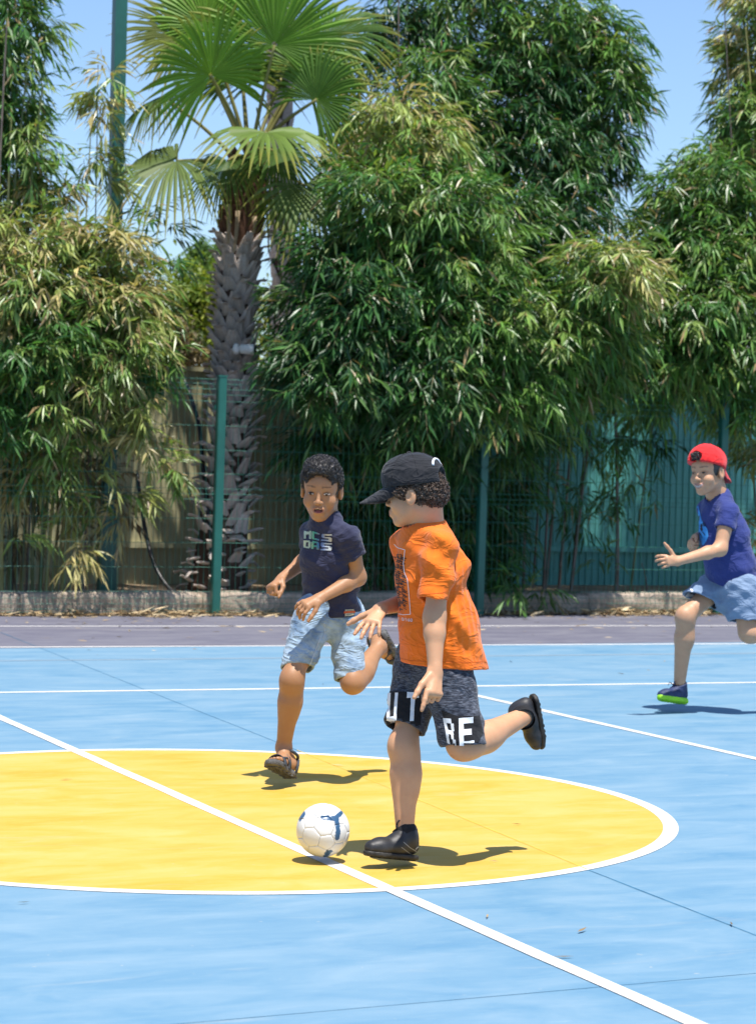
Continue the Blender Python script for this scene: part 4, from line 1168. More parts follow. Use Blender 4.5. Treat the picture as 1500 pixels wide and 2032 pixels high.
def add_head(S, c, fwd, up, s, neck):
    r, f, u = frame(fwd, up); ax = (r, f, u); c = np.asarray(c, float)
    p = lambda x, y, z: c + (r * x + f * y + u * z) * s
    E_ = lambda x, y, z, rr, k, op='u': S.ell(p(x, y, z), ax, [q * s for q in rr], k * s, op)
    C_ = lambda a, b, ra, rb, k: S.cone(p(*a), p(*b), ra * s, rb * s, k * s)
    E_(0, -.014, .035, (.072, .092, .080), .01)
    E_(0, .040, .030, (.060, .046, .052), .02)
    E_(0, .030, -.030, (.055, .052, .068), .02)
    for q in (-1, 1):
        C_((q * .047, -.008, -.043), (q * .017, .056, -.086), .019, .016, .025)
        E_(q * .037, .055, -.030, (.027, .023, .027), .022)
    E_(0, .066, -.090, (.020, .019, .017), .02)
    C_((0, .082, .014), (0, .100, -.022), .0065, .0085, .010)
    E_(0, .100, -.024, (.0110, .0110, .0095), .007)
    for q in (-1, 1):
        E_(q * .012, .092, -.027, (.0080, .0095, .0075), .006)
        E_(q * .032, .101, .006, (.017, .013, .011), .014, 's')
        E_(q * .076, -.012, -.006, (.011, .021, .033), .008)
        E_(q * .087, -.006, -.004, (.008, .011, .019), .005, 's')
    E_(0, .078, -.058, (.028, .018, .020), .016)
    C_((-.017, .0915, -.0515), (.017, .0915, -.0515), .0048, .0048, .006)
    C_((-.015, .0900, -.0640), (.015, .0900, -.0640), .0055, .0055, .006)
    S.cone(p(0, -.030, -.055), neck, .048 * s, .052 * s, .03)
    S.cone(p(0, -.060, -.02), neck - f * 0.02, .040 * s, .050 * s, .03)
    return dict(c=c, r=r, f=f, u=u, s=s, p=p)
def hlocal(H, V):
    q = (V - H['c']) / H['s']
    return q @ H['r'], q @ H['f'], q @ H['u']
def add_hand(S, w, d, n, sd, curl, spread=0.10, thumb=(0.55, 0.8, -0.25), s=1.0, tcurl=0.35, straight=()):
    """w wrist, d towards the knuckles, n back of the hand, sd towards the thumb"""
    d = nrm(np.asarray(d, float)); n = np.asarray(n, float); n = nrm(n - d * (n @ d)); sd = nrm(np.asarray(sd, float) - d * (np.asarray(sd, float) @ d)); sd = nrm(sd - n * (sd @ n))
    S.cone(w, w + d * .070 * s, .0125 * s, .0135 * s, .012, (sd, 2.15))
    S.cone(w + d * .015 * s, w + d * .072 * s + sd * .012 * s, .014 * s, .013 * s, .01)
    ln = [.060, .066, .061, .048]; rad = [.0082, .0084, .0080, .0070]
    for i in range(4):
        b = w + (d * (.074 - 0.003 * abs(i - 1)) + sd * (.0265 - i * .0175)) * s
        a = (0.5 - i * 0.33) * spread * 3
        fd = nrm(d * math.cos(a) + sd * math.sin(a))
        cc = curl[i] if hasattr(curl, '__len__') else curl
        P = [b]; ang = 0
        for j, fr in enumerate((.46, .30, .24)):
            ang += cc * (0.9, 1.1, 0.75)[j]
            P.append(P[-1] + (fd * math.cos(ang) - n * math.sin(ang)) * ln[i] * fr * s * 1.05)
        S.chain(P, [rad[i] * s, rad[i] * .97 * s, rad[i] * .9 * s, rad[i] * .78 * s], .0035)
    t0 = w + (d * .018 + sd * .020) * s
    td = nrm(d * thumb[0] + sd * thumb[1] + n * thumb[2])
    t1 = t0 + td * .040 * s
    td2 = nrm(td * math.cos(tcurl) + (d * .8 - sd * .5 - n * 0.3) * math.sin(tcurl))
    t2 = t1 + td2 * .030 * s; t3 = t2 + td2 * .022 * s
    S.chain([t0, t1, t2, t3], [.0130 * s, .0100 * s, .0090 * s, .0072 * s], .006)
def add_leg(S, hip, knee, ankle, g=1.0, kf=None, tg=0.84):
    hip, knee, ankle = [np.asarray(x, float) for x in (hip, knee, ankle)]
    S.cone(hip, hip + (knee - hip) * .75, .070 * g * tg, .050 * g * (tg + .06), .02)
    S.cone(hip + (knee - hip) * .75, knee, .050 * g * (tg + .06), .047 * g, .02)
    kd = nrm(knee - hip); ad = nrm(ankle - knee)
    fwd = nrm(kd - ad) if np.linalg.norm(kd - ad) > 0.25 else np.asarray(kf, float)
    if kf is not None: fwd = nrm(np.asarray(kf, float) - ad * (np.asarray(kf, float) @ ad))
    S.cone(knee - kd * .015, knee + ad * .02, .046 * g, .044 * g, .015)
    S.ell(knee + fwd * .014 * g, frame(fwd, ad + 0.01), (.028 * g, .029 * g, .034 * g), .035)
    mid = knee + (ankle - knee) * .34
    S.cone(knee + ad * .02, mid - fwd * .006, .044 * g, .045 * g, .03)
    S.cone(mid - fwd * .006, ankle, .045 * g, .0285 * g, .03)
    S.cone(mid + fwd * .012, ankle + fwd * .004, .034 * g, .024 * g, .015)
    S.cone(knee + ad * .05 - fwd * .014 * g, knee + ad * .15 - fwd * .012 * g, .031 * g, .030 * g, .04)
def add_arm(S, sh, el, wr, g=1.0):
    sh, el, wr = [np.asarray(x, float) for x in (sh, el, wr)]
    S.cone(sh, el, .044 * g, .032 * g, .02)
    a = nrm(wr - el); m = el + (wr - el) * .3
    S.cone(el, m, .031 * g, .0325 * g, .035); S.cone(m, wr, .0325 * g, .0225 * g, .02)
    S.cone(wr - a * .01, wr + a * .012, .0215 * g, .021 * g, .008)
def add_torso(S, pel, nk, r, f, g=1.0):
    pel, nk = np.asarray(pel, float), np.asarray(nk, float); up = nrm(nk - pel); L = np.linalg.norm(nk - pel)
    S.cone(pel - up * .02, pel + up * .10, .085 * g, .078 * g, .02, (r, 1.35))
    S.cone(pel + up * .10, pel + up * L * .72, .075 * g, .085 * g, .03, (r, 1.4))
    S.cone(pel + up * L * .72, nk - up * .05, .085 * g, .05 * g, .03, (r, 1.5))
def curls(P, N, rng, R0=(0.004, 0.008), r0=0.0019, mat=None, name='hair_curls', parent=None, loc=None, lift=0.002):
    n = len(P); a = np.arange(9) * 2 * np.pi * 0.86 / 8; b = np.arange(4) * np.pi / 2
    ax = nrm(N * rng.normal(0, 0.55, (n, 1)) + rng.normal(0, 0.7, (n, 3))); u = nrm(np.cross(ax, N + rng.normal(0, .2, (n, 3)))); w = np.cross(ax, u)
    R1 = rng.uniform(*R0, n)
    C = P + N * (lift + R1 * 0.4)[:, None]
    rad = u[:, None, :] * np.cos(a)[None, :, None] + w[:, None, :] * np.sin(a)[None, :, None]
    cen = C[:, None, :] + rad * R1[:, None, None] + ax[:, None, :] * (np.linspace(-1, 1, 9)[None, :, None] * R1[:, None, None] * 0.35)
    V = cen[:, :, None, :] + (rad[:, :, None, :] * np.cos(b)[None, None, :, None] + ax[:, None, None, :] * np.sin(b)[None, None, :, None]) * r0
    V = V.reshape(-1, 3); k = np.arange(n)[:, None] * 36; Q = []
    for i in range(8):
        for j in range(4):
            Q.append(k + np.array([i * 4 + j, i * 4 + (j + 1) % 4, (i + 1) * 4 + (j + 1) % 4, (i + 1) * 4 + j]))
    return mesh_np(name, V, np.concatenate(Q), mat, parent, True, loc=loc)
def vnormals(V, Q):
    nq = np.cross(V[Q[:, 2]] - V[Q[:, 0]], V[Q[:, 3]] - V[Q[:, 1]]); N = np.zeros_like(V)
    for i in range(4):
        for c in range(3): N[:, c] += np.bincount(Q[:, i], nq[:, c], len(V))
    return nrm(N)
def add_eyes(H, parent, gaze=(0, 1, 0), iris=(0.035, 0.018, 0.010), open_=1.0, loc=None, y0=.0800):
    for q in (-1, 1):
        th, ph = np.meshgrid(np.linspace(0, np.pi, 13), np.linspace(0, 2 * np.pi, 20, endpoint=False), indexing='ij')
        x = np.sin(th) * np.cos(ph); z = np.sin(th) * np.sin(ph); y = np.cos(th)
        rx, ry, rz = .0128, .0066, .0056 * open_
        lx = q * .0315 + x * rx; ly = y0 + y * ry - (abs(q * .0315 + x * rx) - .0315) * 0.35; lz = .0065 + z * rz * (1 - 0.25 * (x * q > 0.5))
        V = H['c'] + (lx[..., None] * H['r'] + ly[..., None] * H['f'] + lz[..., None] * H['u']) * H['s']
        gx = q * .0315 + gaze[0] * .006; gz = .0065 + gaze[2] * .004
        di = np.hypot(lx - gx, lz - gz)
        col = np.where(di[..., None] < .0026, np.array([.004, .004, .004]), np.where(di[..., None] < .0058, np.array(iris), np.array([.27, .23, .20])))
        lash = (lz > .0065 + rz * 0.52)
        col = np.where(lash[..., None], np.array([.015, .010, .008]), col)
        m, n = th.shape; Q = [(i * n + j, (i + 1) * n + j, (i + 1) * n + (j + 1) % n, i * n + (j + 1) % n) for i in range(m - 1) for j in range(n)]
        mesh_np('eye', V.reshape(-1, 3), np.array(Q), M['eye'], parent, True, col=col.reshape(-1, 3), loc=loc)
def face_paint(H, V, C, brow=(0.02, 0.012, 0.008), lip=(0.42, 0.17, 0.14), mouth=None, brow_w=1.0):
    x, y, z = hlocal(H, V); ax_ = np.abs(x)
    front = y > 0.055
    bz = .0345 + .0015 * np.sin(np.clip((ax_ - .012) / .038, 0, 1) * np.pi)
    b = front & (ax_ > .012) & (ax_ < .050) & (np.abs(z - bz) < .0034 * brow_w * (1.15 - (ax_ - .012) / .06))
    C[b] = C[b] * 0.35 + np.array(brow) * 0.65
    l = (y > .078) & (ax_ < .022) & (np.abs(z + .0575) < .0115 * np.clip(1 - (ax_ / .026) ** 2, 0, 1) ** 0.5)
    C[l] = C[l] * 0.35 + np.array(lip) * 0.65
    nost = (np.hypot(ax_ - .0085, z + .0335) < .0036) & (y > .088)
    C[nost] *= 0.35
    so = front & (np.hypot((ax_ - .0315) / .019, (z - .007) / .0115) < 1)
    C[so] *= np.array([0.88, 0.82, 0.80])
    if mouth: mouth(x, y, z, C)
    return C
def dome_cap(H, mat, name, parent, loc, back_open=True, rev=False, under=None, brim_tilt=0.25, tilt=0.0, brim_len=.070, hole_mat=None, size=1.0, h=0.0042, seams=True):
    """baseball cap built in the head's frame: crown, brim, button, seams"""
    r, f, u, s = H['r'], H['f'], H['u'], H['s'] * size
    if rev: r, f = -r, -f
    ct, st = math.cos(tilt), math.sin(tilt)
    f, u = f * ct + u * st, u * ct - f * st               # tilt lifts the front
    o0 = H['c'] + H['u'] * .030 * s
    p = lambda x, y, z: o0 + (r * x + f * y + u * z) * s
    S = Field(p(0, 0, .03) - .15 * s, p(0, 0, .03) + .15 * s, h)
    S.ell(p(0, -.006, .012), (r, f, u), (.084 * s, .104 * s, .092 * s), 0)
    S.ell(p(0, .040, .045), (r, f, u), (.060 * s, .055 * s, .046 * s), .03)
    S.cut(p(0, 0, .002), -u)
    if back_open: S.ell(p(0, -.112, .020), (r, f, u), (.036 * s, .045 * s, .030 * s), .004, 's')
    wr = folds(77, 0.0022, (0.03, 0.07), 6)
    S.displace(wr)
    V, Q = S.mesh(2)
    crown = mesh_np('cap', V, Q, mat, parent, True, loc=loc)
    bv = BVHTree.FromPolygons(V.tolist(), Q.tolist())
    # brim
    na, ntt = 21, 9; P = []
    for side in (1, -1):
        for i in range(na):
            a = -1 + 2 * i / (na - 1)
            for j in range(ntt):
                t = j / (ntt - 1)
                ang = a * 1.18
                x0, y0 = .080 * math.sin(ang), -.006 + .102 * math.cos(ang) - .006
                ext = brim_len * (max(0, 1 - abs(a) ** 2.6)) ** 0.6
                x = x0 * (1 - .10 * t); y = y0 + ext * t
                z = .006 - .030 * a * a * (0.2 + 0.8 * t) - (ext * t) * math.tan(brim_tilt) + side * .0022
                P.append(p(x, y, z))
    P = np.array(P); k = na * ntt; Q2 = []
    for i in range(na - 1):
        for j in range(ntt - 1):
            q = (i * ntt + j, (i + 1) * ntt + j, (i + 1) * ntt + j + 1, i * ntt + j + 1)
            Q2.append(q); Q2.append(tuple(k + v for v in q[::-1]))
    for i in range(na - 1):
        a_, b_ = i * ntt + ntt - 1, (i + 1) * ntt + ntt - 1
        Q2.append((a_, b_, k + b_, k + a_))
    br = mesh_np('brim', P, np.array(Q2), mat, crown, True, loc=loc)
    if under is not None:
        br.data.materials.append(under)
        for pl in br.data.polygons:
            if min(pl.vertices) >= k: pl.material_index = 1
    b = MB(); b.tube([p(0, .004, .102), p(0, .004, .108), p(0, .004, .111)], [.009 * s, .008 * s, .003 * s], 10)
    b.build('button', mat, crown, True, loc=loc)
    if seams:
        for q in range(6):
            a = q * math.pi / 3 + math.pi / 6 * 0
            L_ = []
            for e in np.linspace(0.12, 1.45, 18):
                d = Vector((r * math.sin(a) + f * math.cos(a)) * math.sin(e) + u * math.cos(e))
                hit = bv.ray_cast(Vector(p(0, 0, .02)) + d * .3, -d)
                if hit[0] is not None and (np.array(hit[0]) - p(0, 0, .004)) @ u > 0: L_.append(np.array(hit[0]) + np.array(d) * .0004)
            if len(L_) > 4:
                b = MB(); b.tube(L_, .0014, 5); b.build('seam', mat, crown, True, loc=loc)
    return crown, bv, p
def shoe(parent, heel, toe, n, sd, ankle, L, mu, ms, h=0.0042, collar=0.038, high=True, sole_t=.014, width=1.0, knit=None):
    """closed shoe: upper and sole; n is the up direction of the sole"""
    heel, toe = np.asarray(heel, float), np.asarray(toe, float); d = nrm(toe - heel); n = nrm(np.asarray(n, float) - d * (np.asarray(n, float) @ d)); s_ = np.cross(d, n)
    c = (heel + toe) / 2
    k = L / 0.235
    q = lambda x, y, z: heel + d * x * k + s_ * y * k + n * z * k
    lo = np.min([heel, toe, ankle], 0) - .09; hi = np.max([heel, toe, ankle], 0) + .09
    S = Field(lo, hi, h)
    S.cone(q(.036, 0, .044), q(.10, 0, .042), .031 * k, .034 * k, .015, (s_, width))
    S.cone(q(.10, 0, .040), q(.165, .004, .030), .035 * k, .032 * k, .02, (s_, 1.12 * width))
    S.cone(q(.165, .004, .028), q(.200, .002, .026), .031 * k, .024 * k, .02, (s_, 1.15 * width))
    S.cone(q(.090, 0, .060), q(.050, 0, .085), .030 * k, .032 * k, .02)
    if ankle is not None: S.cone(q(.050, 0, .070), np.asarray(ankle, float), .036 * k, collar, .015)
    S.cut(q(0, 0, .012), -n)
    if ankle is not None:
        an = nrm(np.asarray(ankle, float) - q(.05, 0, .07)); S.cut_near(np.asarray(ankle, float) + an * (.012 if high else -.012), an, .07)
    V, Q = S.mesh(2)
    up = mesh_np('shoe', V, Q, mu, parent, True, loc=heel)
    S2 = Field(lo, hi, h)
    S2.cone(q(.034, 0, .006), q(.10, 0, .006), .0325 * k, .032 * k, .01, (s_, 1.0 * width)); S2.cone(q(.10, 0, .006), q(.165, .005, .006), .033 * k, .0375 * k, .02); S2.cone(q(.165, .005, .006), q(.203, .002, .010), .0365 * k, .0255 * k, .02)
    S2.cut(q(0, 0, sole_t), n); S2.cut(q(0, 0, -.004), -n)
    V2, Q2 = S2.mesh(2)
    so = mesh_np('sole', V2, Q2, ms, up, True, loc=heel)
    if knit is not None and ankle is not None:        # knitted sock collar and a stitched side line
        an_ = np.asarray(ankle, float); ad_ = nrm(an_ - q(.05, 0, .07))
        b = MB(); b.tube([an_ - ad_ * .012, an_ + ad_ * .004, an_ + ad_ * .020], [collar + .004, collar + .005, collar + .001], 20, False); b.build('sock_collar', knit, up, True, loc=heel)
    # studs of the outsole
    b = MB()
    for i in range(9):
        for y in (-.022, -.008, .008, .022):
            if abs(y) > .02 and i in (0, 8): continue
            b.box(q(.020 + i * .0215, y * (1.1 if 4 < i < 8 else 0.9), -.0055), d * .005 * k, s_ * .004 * k, n * .0028 * k)
    tag(b.build('studs', ms, up, loc=heel), kind='stuff')
    return up, BVHTree.FromPolygons(V.tolist(), Q.tolist()), q
# ------------------------------------------------------------------ the three boys
UPZ = np.array([0, 0, 1.0])
def bounds(pts, pad): P = np.array(pts); return P.min(0) - pad, P.max(0) + pad
def add_foot(S, heel, toe, n, ankle, L):
    heel, toe = np.asarray(heel, float), np.asarray(toe, float); d = nrm(toe - heel); n = nrm(n - d * (n @ d)); s_ = np.cross(d, n); k = L / .215
    q = lambda x, y, z: heel + (d * x + s_ * y + n * z) * k
    S.cone(q(.03, 0, .028), q(.12, 0, .024), .028 * k, .026 * k, .015)
    S.cone(q(.12, -.012, .020), q(.165, -.020, .014), .020 * k, .015 * k, .015); S.cone(q(.12, .012, .020), q(.155, .024, .013), .020 * k, .014 * k, .015)
    S.cone(q(.04, 0, .045), ankle, .030 * k, .029 * k, .02); S.cone(q(.10, 0, .035), ankle, .024 * k, .026 * k, .025)
    for i, (x, y, r_) in enumerate(((.198, -.028, .011), (.200, -.011, .0085), (.194, .004, .008), (.186, .017, .0075), (.174, .030, .007))):
        S.cone(q(.155, y * .85, .014), q(x, y, .010), r_ * k, r_ * .9 * k, .004)
    return q
def sandal(parent, heel, toe, n, L, loc, flip=1):
    heel, toe = np.asarray(heel, float), np.asarray(toe, float); d = nrm(toe - heel); n = nrm(n - d * (n @ d)); s_ = np.cross(d, n); k = L / .215
    q = lambda x, y, z: heel + (d * x + s_ * y + n * z) * k
    lo, hi = bounds([heel, toe], .09); S = Field(lo, hi, .004)
    S.cone(q(.028, 0, -.008), q(.10, .002, -.008), .033 * k, .031 * k, .01); S.cone(q(.10, .002, -.008), q(.165, .002, -.006), .032 * k, .041 * k, .02); S.cone(q(.165, .002, -.006), q(.19, -.004, -.004), .040 * k, .031 * k, .02)
    S.cut(q(0, 0, .004), n); S.cut(q(0, 0, -.020), -n)
    X, Y, Z = S.grid()
    V, Q = S.mesh(2); so = mesh_np('sandal', V, Q, M['sandal_sole'], parent, True, loc=heel)
    b = MB()
    for i in range(10):
        for j in range(5):
            y = -.026 + .013 * j + (.006 if i % 2 else 0)
            if abs(y) > (.028 if i < 5 else .034): continue
            b.box(q(.018 + i * .0185, y, -.0215), d * .006 * k + s_ * .002, s_ * .0042 * k, n * .003 * k)
    tag(b.build('tread', M['sandal_sole'], so, loc=heel), kind='stuff')
    def band(x0, x1, w0, h0, wdt, z0=-.004, a0=0, a1=math.pi):
        t = np.linspace(a0, a1, 16); pts = [q(x0 + (x1 - x0) * (1 - math.cos(a)) / 2, w0 * math.cos(a), z0 + h0 * math.sin(a)) for a in t]
        V = []
        for i, p in enumerate(pts):
            for dx in (-wdt, wdt):
                for e in (0, .0035): V.append(p + d * dx * k + (p - q((x0 + x1) / 2, 0, .01)) * e / .04)
        V = np.array(V); Qd = []
        for i in range(len(pts) - 1):
            a = i * 4; c = a + 4
            Qd += [(a + 1, a + 3, c + 3, c + 1), (a, c, c + 2, a + 2), (a, a + 1, c + 1, c), (a + 2, c + 2, c + 3, a + 3)]
        mesh_np('strap', V, np.array(Qd), M['sandal_strap'], so, True, loc=heel)
    band(.150, .150, .042, .044, .013); band(.085, .095, .035, .068, .011)
    t = np.linspace(-2.4, 2.4, 22)
    pts = [q(.040 - .038 * math.cos(a) * (1 if abs(a) < 1.57 else 1.5), .034 * math.sin(a), .058 + .010 * abs(a)) for a in t]
    b = MB(); b.tube(pts, .0065, 6); b.build('strap', M['sandal_strap'], so, True, loc=heel)
    for y in (-1, 1):
        b = MB(); b.tube([q(.03, .034 * y, -.004), q(.025, .036 * y, .03), q(.02, .032 * y, .058)], .0065, 6); b.build('strap', M['sandal_strap'], so, True, loc=heel)
        b = MB(); b.tube([q(.088, .036 * y, .0), q(.12, .03 * y, .038), q(.145, .03 * y, .03)], .005, 6); b.build('strap', M['sandal_strap'], so, True, loc=heel)
    return so
def cloth_obj(name, S, mat, root, loc, sm=2):
    V, Q = S.mesh(sm)
    o = mesh_np(name, V, Q, mat, root, True, loc=loc)
    return o, BVHTree.FromPolygons(V.tolist(), Q.tolist())
def skin_colors(V, base, rng_seed=0):
    rng = np.random.default_rng(rng_seed); k = [nrm(rng.normal(0, 1, 3)) * w for w in (14, 23, 37)]
    n = sum(np.sin(V @ q + i) for i, q in enumerate(k)) / 3
    return np.array(base)[None, :] * (1 + 0.05 * n[:, None])

M['stitch_orange'] = simple('dark_orange_thread', (.50, .085, .006), None, 40, .8)
def boy_orange():
    f, r = nrm(np.array([-.90, -.43, 0])), None; r = np.cross(f, UPZ)
    pel, nk = W(868, 1292, 8.22), W(843, 1052, 8.15)
    Lsh, Rsh = W(877, 1086, 8.03), W(808, 1080, 8.285)
    Lel, Lwr = W(862, 1226, 8.00), W(863, 1330, 7.94)
    Rel, Rwr = W(822, 1190, 8.37), W(756, 1208, 8.18)
    Rhip, Rkn, Ran = W(842, 1292, 8.29), W(801, 1478, 8.17), W(804, 1650, 8.13)
    Lhip, Lkn, Lan = W(892, 1295, 8.14), W(917, 1482, 8.09), W(1038, 1424, 8.33)
    root = empty('person', (Ran[0], Ran[1], 0.0))
    tag(root, 'boy in orange t-shirt and black cap running at the ball, one leg kicked back', 'person')
    hc = W(822, 982, 8.12); hf = nrm(np.array([-.94, .34, -.12])); hu = UPZ + hf * 0.10 + np.array([.04, 0, 0])
    lo, hi = bounds([pel, nk, Lsh, Rsh, Lel, Lwr, Rel, Rwr, Rkn, Ran, Lkn, Lan, hc], .16); hi[2] = hc[2] + .14; lo[2] = Ran[2] - .06
    S = Field(lo, hi, .0042)
    add_torso(S, pel, nk, r, f, .9)
    add_leg(S, Rhip, Rkn, Ran, 1.0, f, .72); add_leg(S, Lhip, Lkn, Lan, 1.03, f, .68)
    add_arm(S, Lsh, Lel, Lwr, 1.02); add_arm(S, Rsh, Rel, Rwr, .98)
    H = add_head(S, hc, hf, hu, .94, nk)
    # near hand: index finger pointing down, others curled, thumb forward
    hd = nrm(W(861, 1375, 7.90) - Lwr)
    add_hand(S, Lwr + hd * .008, hd, np.array([.45, -.85, 0.1]), np.array([-1, -.35, 0]), (0.14, 1.05, 1.15, 1.2), .06, (.80, .55, -.1), 1.06, .25)
    hd = nrm(W(730, 1248, 8.09) - Rwr)
    add_hand(S, Rwr + hd * .006, hd, np.array([-.2, -.6, .75]), np.array([-.5, -.5, .7]), (.12, .16, .2, .35), .16, (.5, .85, -.2), 1.02, .2)
    V, Q = S.mesh(2)
    C = skin_colors(V, (0.53, 0.285, 0.155), 1)
    C = face_paint(H, V, C, (0.05, 0.03, 0.02))
    body = mesh_np('body', V, Q, M['skin'], root, True, col=C, loc=pel)
    add_eyes(H, body, (0, 1, -.6), loc=hc)
    # shirt
    S = Field(*bounds([pel - .2, pel + .2, nk, Lsh, Rsh, Lel], .12), .0050)
    S.cone(W(846, 1085, 8.15), W(852, 1140, 8.16), .086, .102, .03, (r, 1.25))
    S.cone(W(852, 1140, 8.16), W(870, 1240, 8.19), .102, .128, .03, (r, 1.10))
    S.cone(W(870, 1240, 8.19), W(883, 1350, 8.22), .128, .150, .03, (r, 1.05))
    S.cone(nk + UPZ * .002, Lsh - UPZ * .004, .056, .044, .035); S.cone(nk + UPZ * .002, Rsh, .054, .048, .035)
    S.cone(nk - UPZ * .02 - f * .02, W(896, 1125, 8.14), .050, .050, .05)
    S.garment(.011)
    slv = W(860, 1186, 7.995); da = nrm(slv - Lsh)
    S.limb([(Lsh, slv + da * .03, .052, .0475)], .022, (slv, da + np.array([.06, 0, 0])))
    slr = Rsh + (Rel - Rsh) * .7; S.limb([(Rsh, slr + (slr - Rsh) * .15, .052, .050)], .03, (slr, slr - Rsh))
    S.wrinkle(folds(21, .0075, (.14, .24), 4, along=[(.55, .1, .85), (.35, .2, .9), (-.6, 0, .75)]))
    S.wrinkle(folds(22, .0020, (.05, .08), 3, along=[(.75, .1, .6), (-.3, .2, .9), (.9, .2, .2)]))
    S.cut(W(874, 1319, 8.22), np.array([-.06, 0, -1])); S.hollow()
    S.cone(nk + f * .012 - UPZ * .005, nk + UPZ * .10 - np.array([.03, 0, 0]), .055, .055, .004, None, 's')
    shirt, sb = cloth_obj('t_shirt', S, M['orange'], root, pel)
    # ribbed collar
    up = nrm(nk + UPZ * .10 - np.array([.03, 0, 0]) - nk); cr = np.cross(up, f); cr = nrm(cr)
    def collar(cen, upv, rx, ry, mat, n_=40):
        fx = nrm(f - upv * (f @ upv)); rx_ = np.cross(fx, upv)
        b = MB(); t = np.linspace(0, 2 * np.pi, n_ + 1)
        P = []
        for a in t:
            d = Vector(nrm(fx * math.cos(a) + rx_ * math.sin(a))); h_ = None
            P.append(cen + fx * (rx * math.cos(a)) + rx_ * (ry * math.sin(a)) - upv * (.016 * math.cos(a)))
        b.tube(P, .0075, 8, False); return b
    collar(nk + UPZ * .020 + f * .004, up, .056, .060, None).build('collar', M['orange'], shirt, True, loc=pel)
    decal('hem_stitch', stroke_polys([(836, 1180), (848, 1178.5), (862, 1178), (876, 1177), (887, 1174)], .9) + stroke_polys([(787, 1305), (815, 1311), (845, 1313)], .9) + stroke_polys([(884, 1313), (920, 1315), (958, 1313)], .9), sb, M['stitch_orange'], shirt, .0012, 4, loc=pel)
    # print: thin white frame, black brush marks and a row of characters
    wl = stroke_polys([(783, 1080), (790, 1087), (804, 1091), (803, 1103), (801, 1118), (803, 1136), (809, 1150), (811, 1168), (813, 1190), (815, 1219), (800, 1220), (786, 1217)], 1.1)
    decal('white_frame_print', wl, sb, M['white_print'], shirt, .002, 3, loc=pel)
    rng = np.random.default_rng(4); pol = []
    for col_, (x0, x1) in enumerate(((779, 783), (783, 790), (788, 797), (795, 806))):
        y = 1098 + rng.uniform(0, 6)
        while y < 1208:
            sl = 1.3 if col_ > 1 else .5
            xa = x0 + (y - 1098) * (.045 if col_ > 0 else 0.01) + rng.uniform(-1, 1)
            L = (x1 - x0) * rng.uniform(.35, 1.0)
            if rng.uniform() < .86: pol += stroke_polys([(xa, y), (xa + L, y + L * .45 + rng.uniform(-1, 1.5))], rng.uniform(.7, 1.9))
            if rng.uniform() < .35: pol += stroke_polys([(xa, y), (xa + rng.uniform(-1, 2), y + rng.uniform(2, 6))], rng.uniform(.6, 1.2))
            y += rng.uniform(1.6, 3.6)
    decal('black_brush_print', pol, sb, M['black_cloth'], shirt, .002, 3, loc=pel)
    decal('white_lettering', text_polys('X-1 0/160', ((780, 1223), (819, 1228), (819, 1234.5), (780, 1229.5))), sb, M['white_print'], shirt, .0022, 3, loc=pel)
    # shorts
    S = Field(*bounds([pel, Rkn, Lkn, Rhip, Lhip], .17), .0050)
    S.cone(pel + UPZ * .02, pel - UPZ * .06, .098, .110, .02, (r, 1.06)); S.garment(.011)
    c_ = W(801, 1441, 8.19); S.limb([(Rhip - UPZ * .02, c_ - UPZ * .03, .098, .064)], .035, (c_, nrm(Rkn - Rhip) + np.array([-.12, 0, .1])))
    c_ = W(925, 1476, 8.09); S.limb([(Lhip * .75 + pel * .25 - UPZ * .06, c_ - UPZ * .03, .088, .072)], .035, (c_, nrm(Lkn - Lhip) + np.array([-.08, 0, 0])))
    S.wrinkle(folds(31, .0070, (.14, .22), 6, along=[(.6, 0, .8), (-.45, .2, .85), (.3, .1, .95)])); S.wrinkle(folds(32, .0030, (.05, .09), 5, along=[(.5, .2, .8), (-.6, .1, .7)]))
    S.cut(pel + UPZ * .10, UPZ); S.hollow()
    shorts, hb = cloth_obj('shorts', S, M['heather'], root, pel)
    decal('black_panel', [[(764, 1372), (790, 1373), (834, 1374), (837, 1405), (833, 1440), (800, 1446), (764, 1450)]], hb, M['black_cloth'], shorts, .0022, 5, loc=pel)
    decal('black_panel', [[(876, 1409), (905, 1421), (951, 1421), (958, 1455), (945, 1480), (912, 1490), (896, 1478)]], hb, M['black_cloth'], shorts, .0022, 5, loc=pel)
    let = glyph_polys('U', ((771, 1376), (791, 1375), (787, 1433), (768, 1437))) + glyph_polys('T', ((808, 1374), (832, 1373), (828, 1431), (805, 1432)))
    decal('white_lettering', let, hb, M['white_print'], shorts, .0036, 4, loc=pel)
    let = glyph_polys('R', ((880, 1425), (899, 1427), (906, 1481), (889, 1475))) + glyph_polys('E', ((910, 1426), (938, 1423), (940, 1482), (912, 1484)))
    decal('white_lettering', let, hb, M['white_print'], shorts, .0036, 4, loc=pel)
    # cap and hair
    cap, cb, cp = dome_cap(H, M['cap_black'], 'cap', root, hc, True, False, M['cap_black'], .42, -.02, .096, size=1.12)
    r_, f_, u_ = H['r'], H['f'], H['u']; s = H['s']
    S = Field(hc - .16, hc + .16, .0045)
    S.ell(H['p'](0, -.022, .022), (r_, f_, u_), (.077 * s, .094 * s, .078 * s), 0)
    S.ell(H['p'](0, -.078, -.008), (r_, f_, u_), (.060 * s, .038 * s, .036 * s), .03)
    for q in (-1, 1): S.ell(H['p'](q * .070, .022, .010), (r_, f_, u_), (.016 * s, .026 * s, .022 * s), .012)
    S.cut(H['p'](0, .060, .0), f_ + u_ * .2)
    S.cut(H['p'](0, -.06, -.050), -u_ + f_ * .15)
    S.ell(H['p'](0, .04, -.07), (r_, f_, u_), (.12 * s, .07 * s, .072 * s), .008, 's')
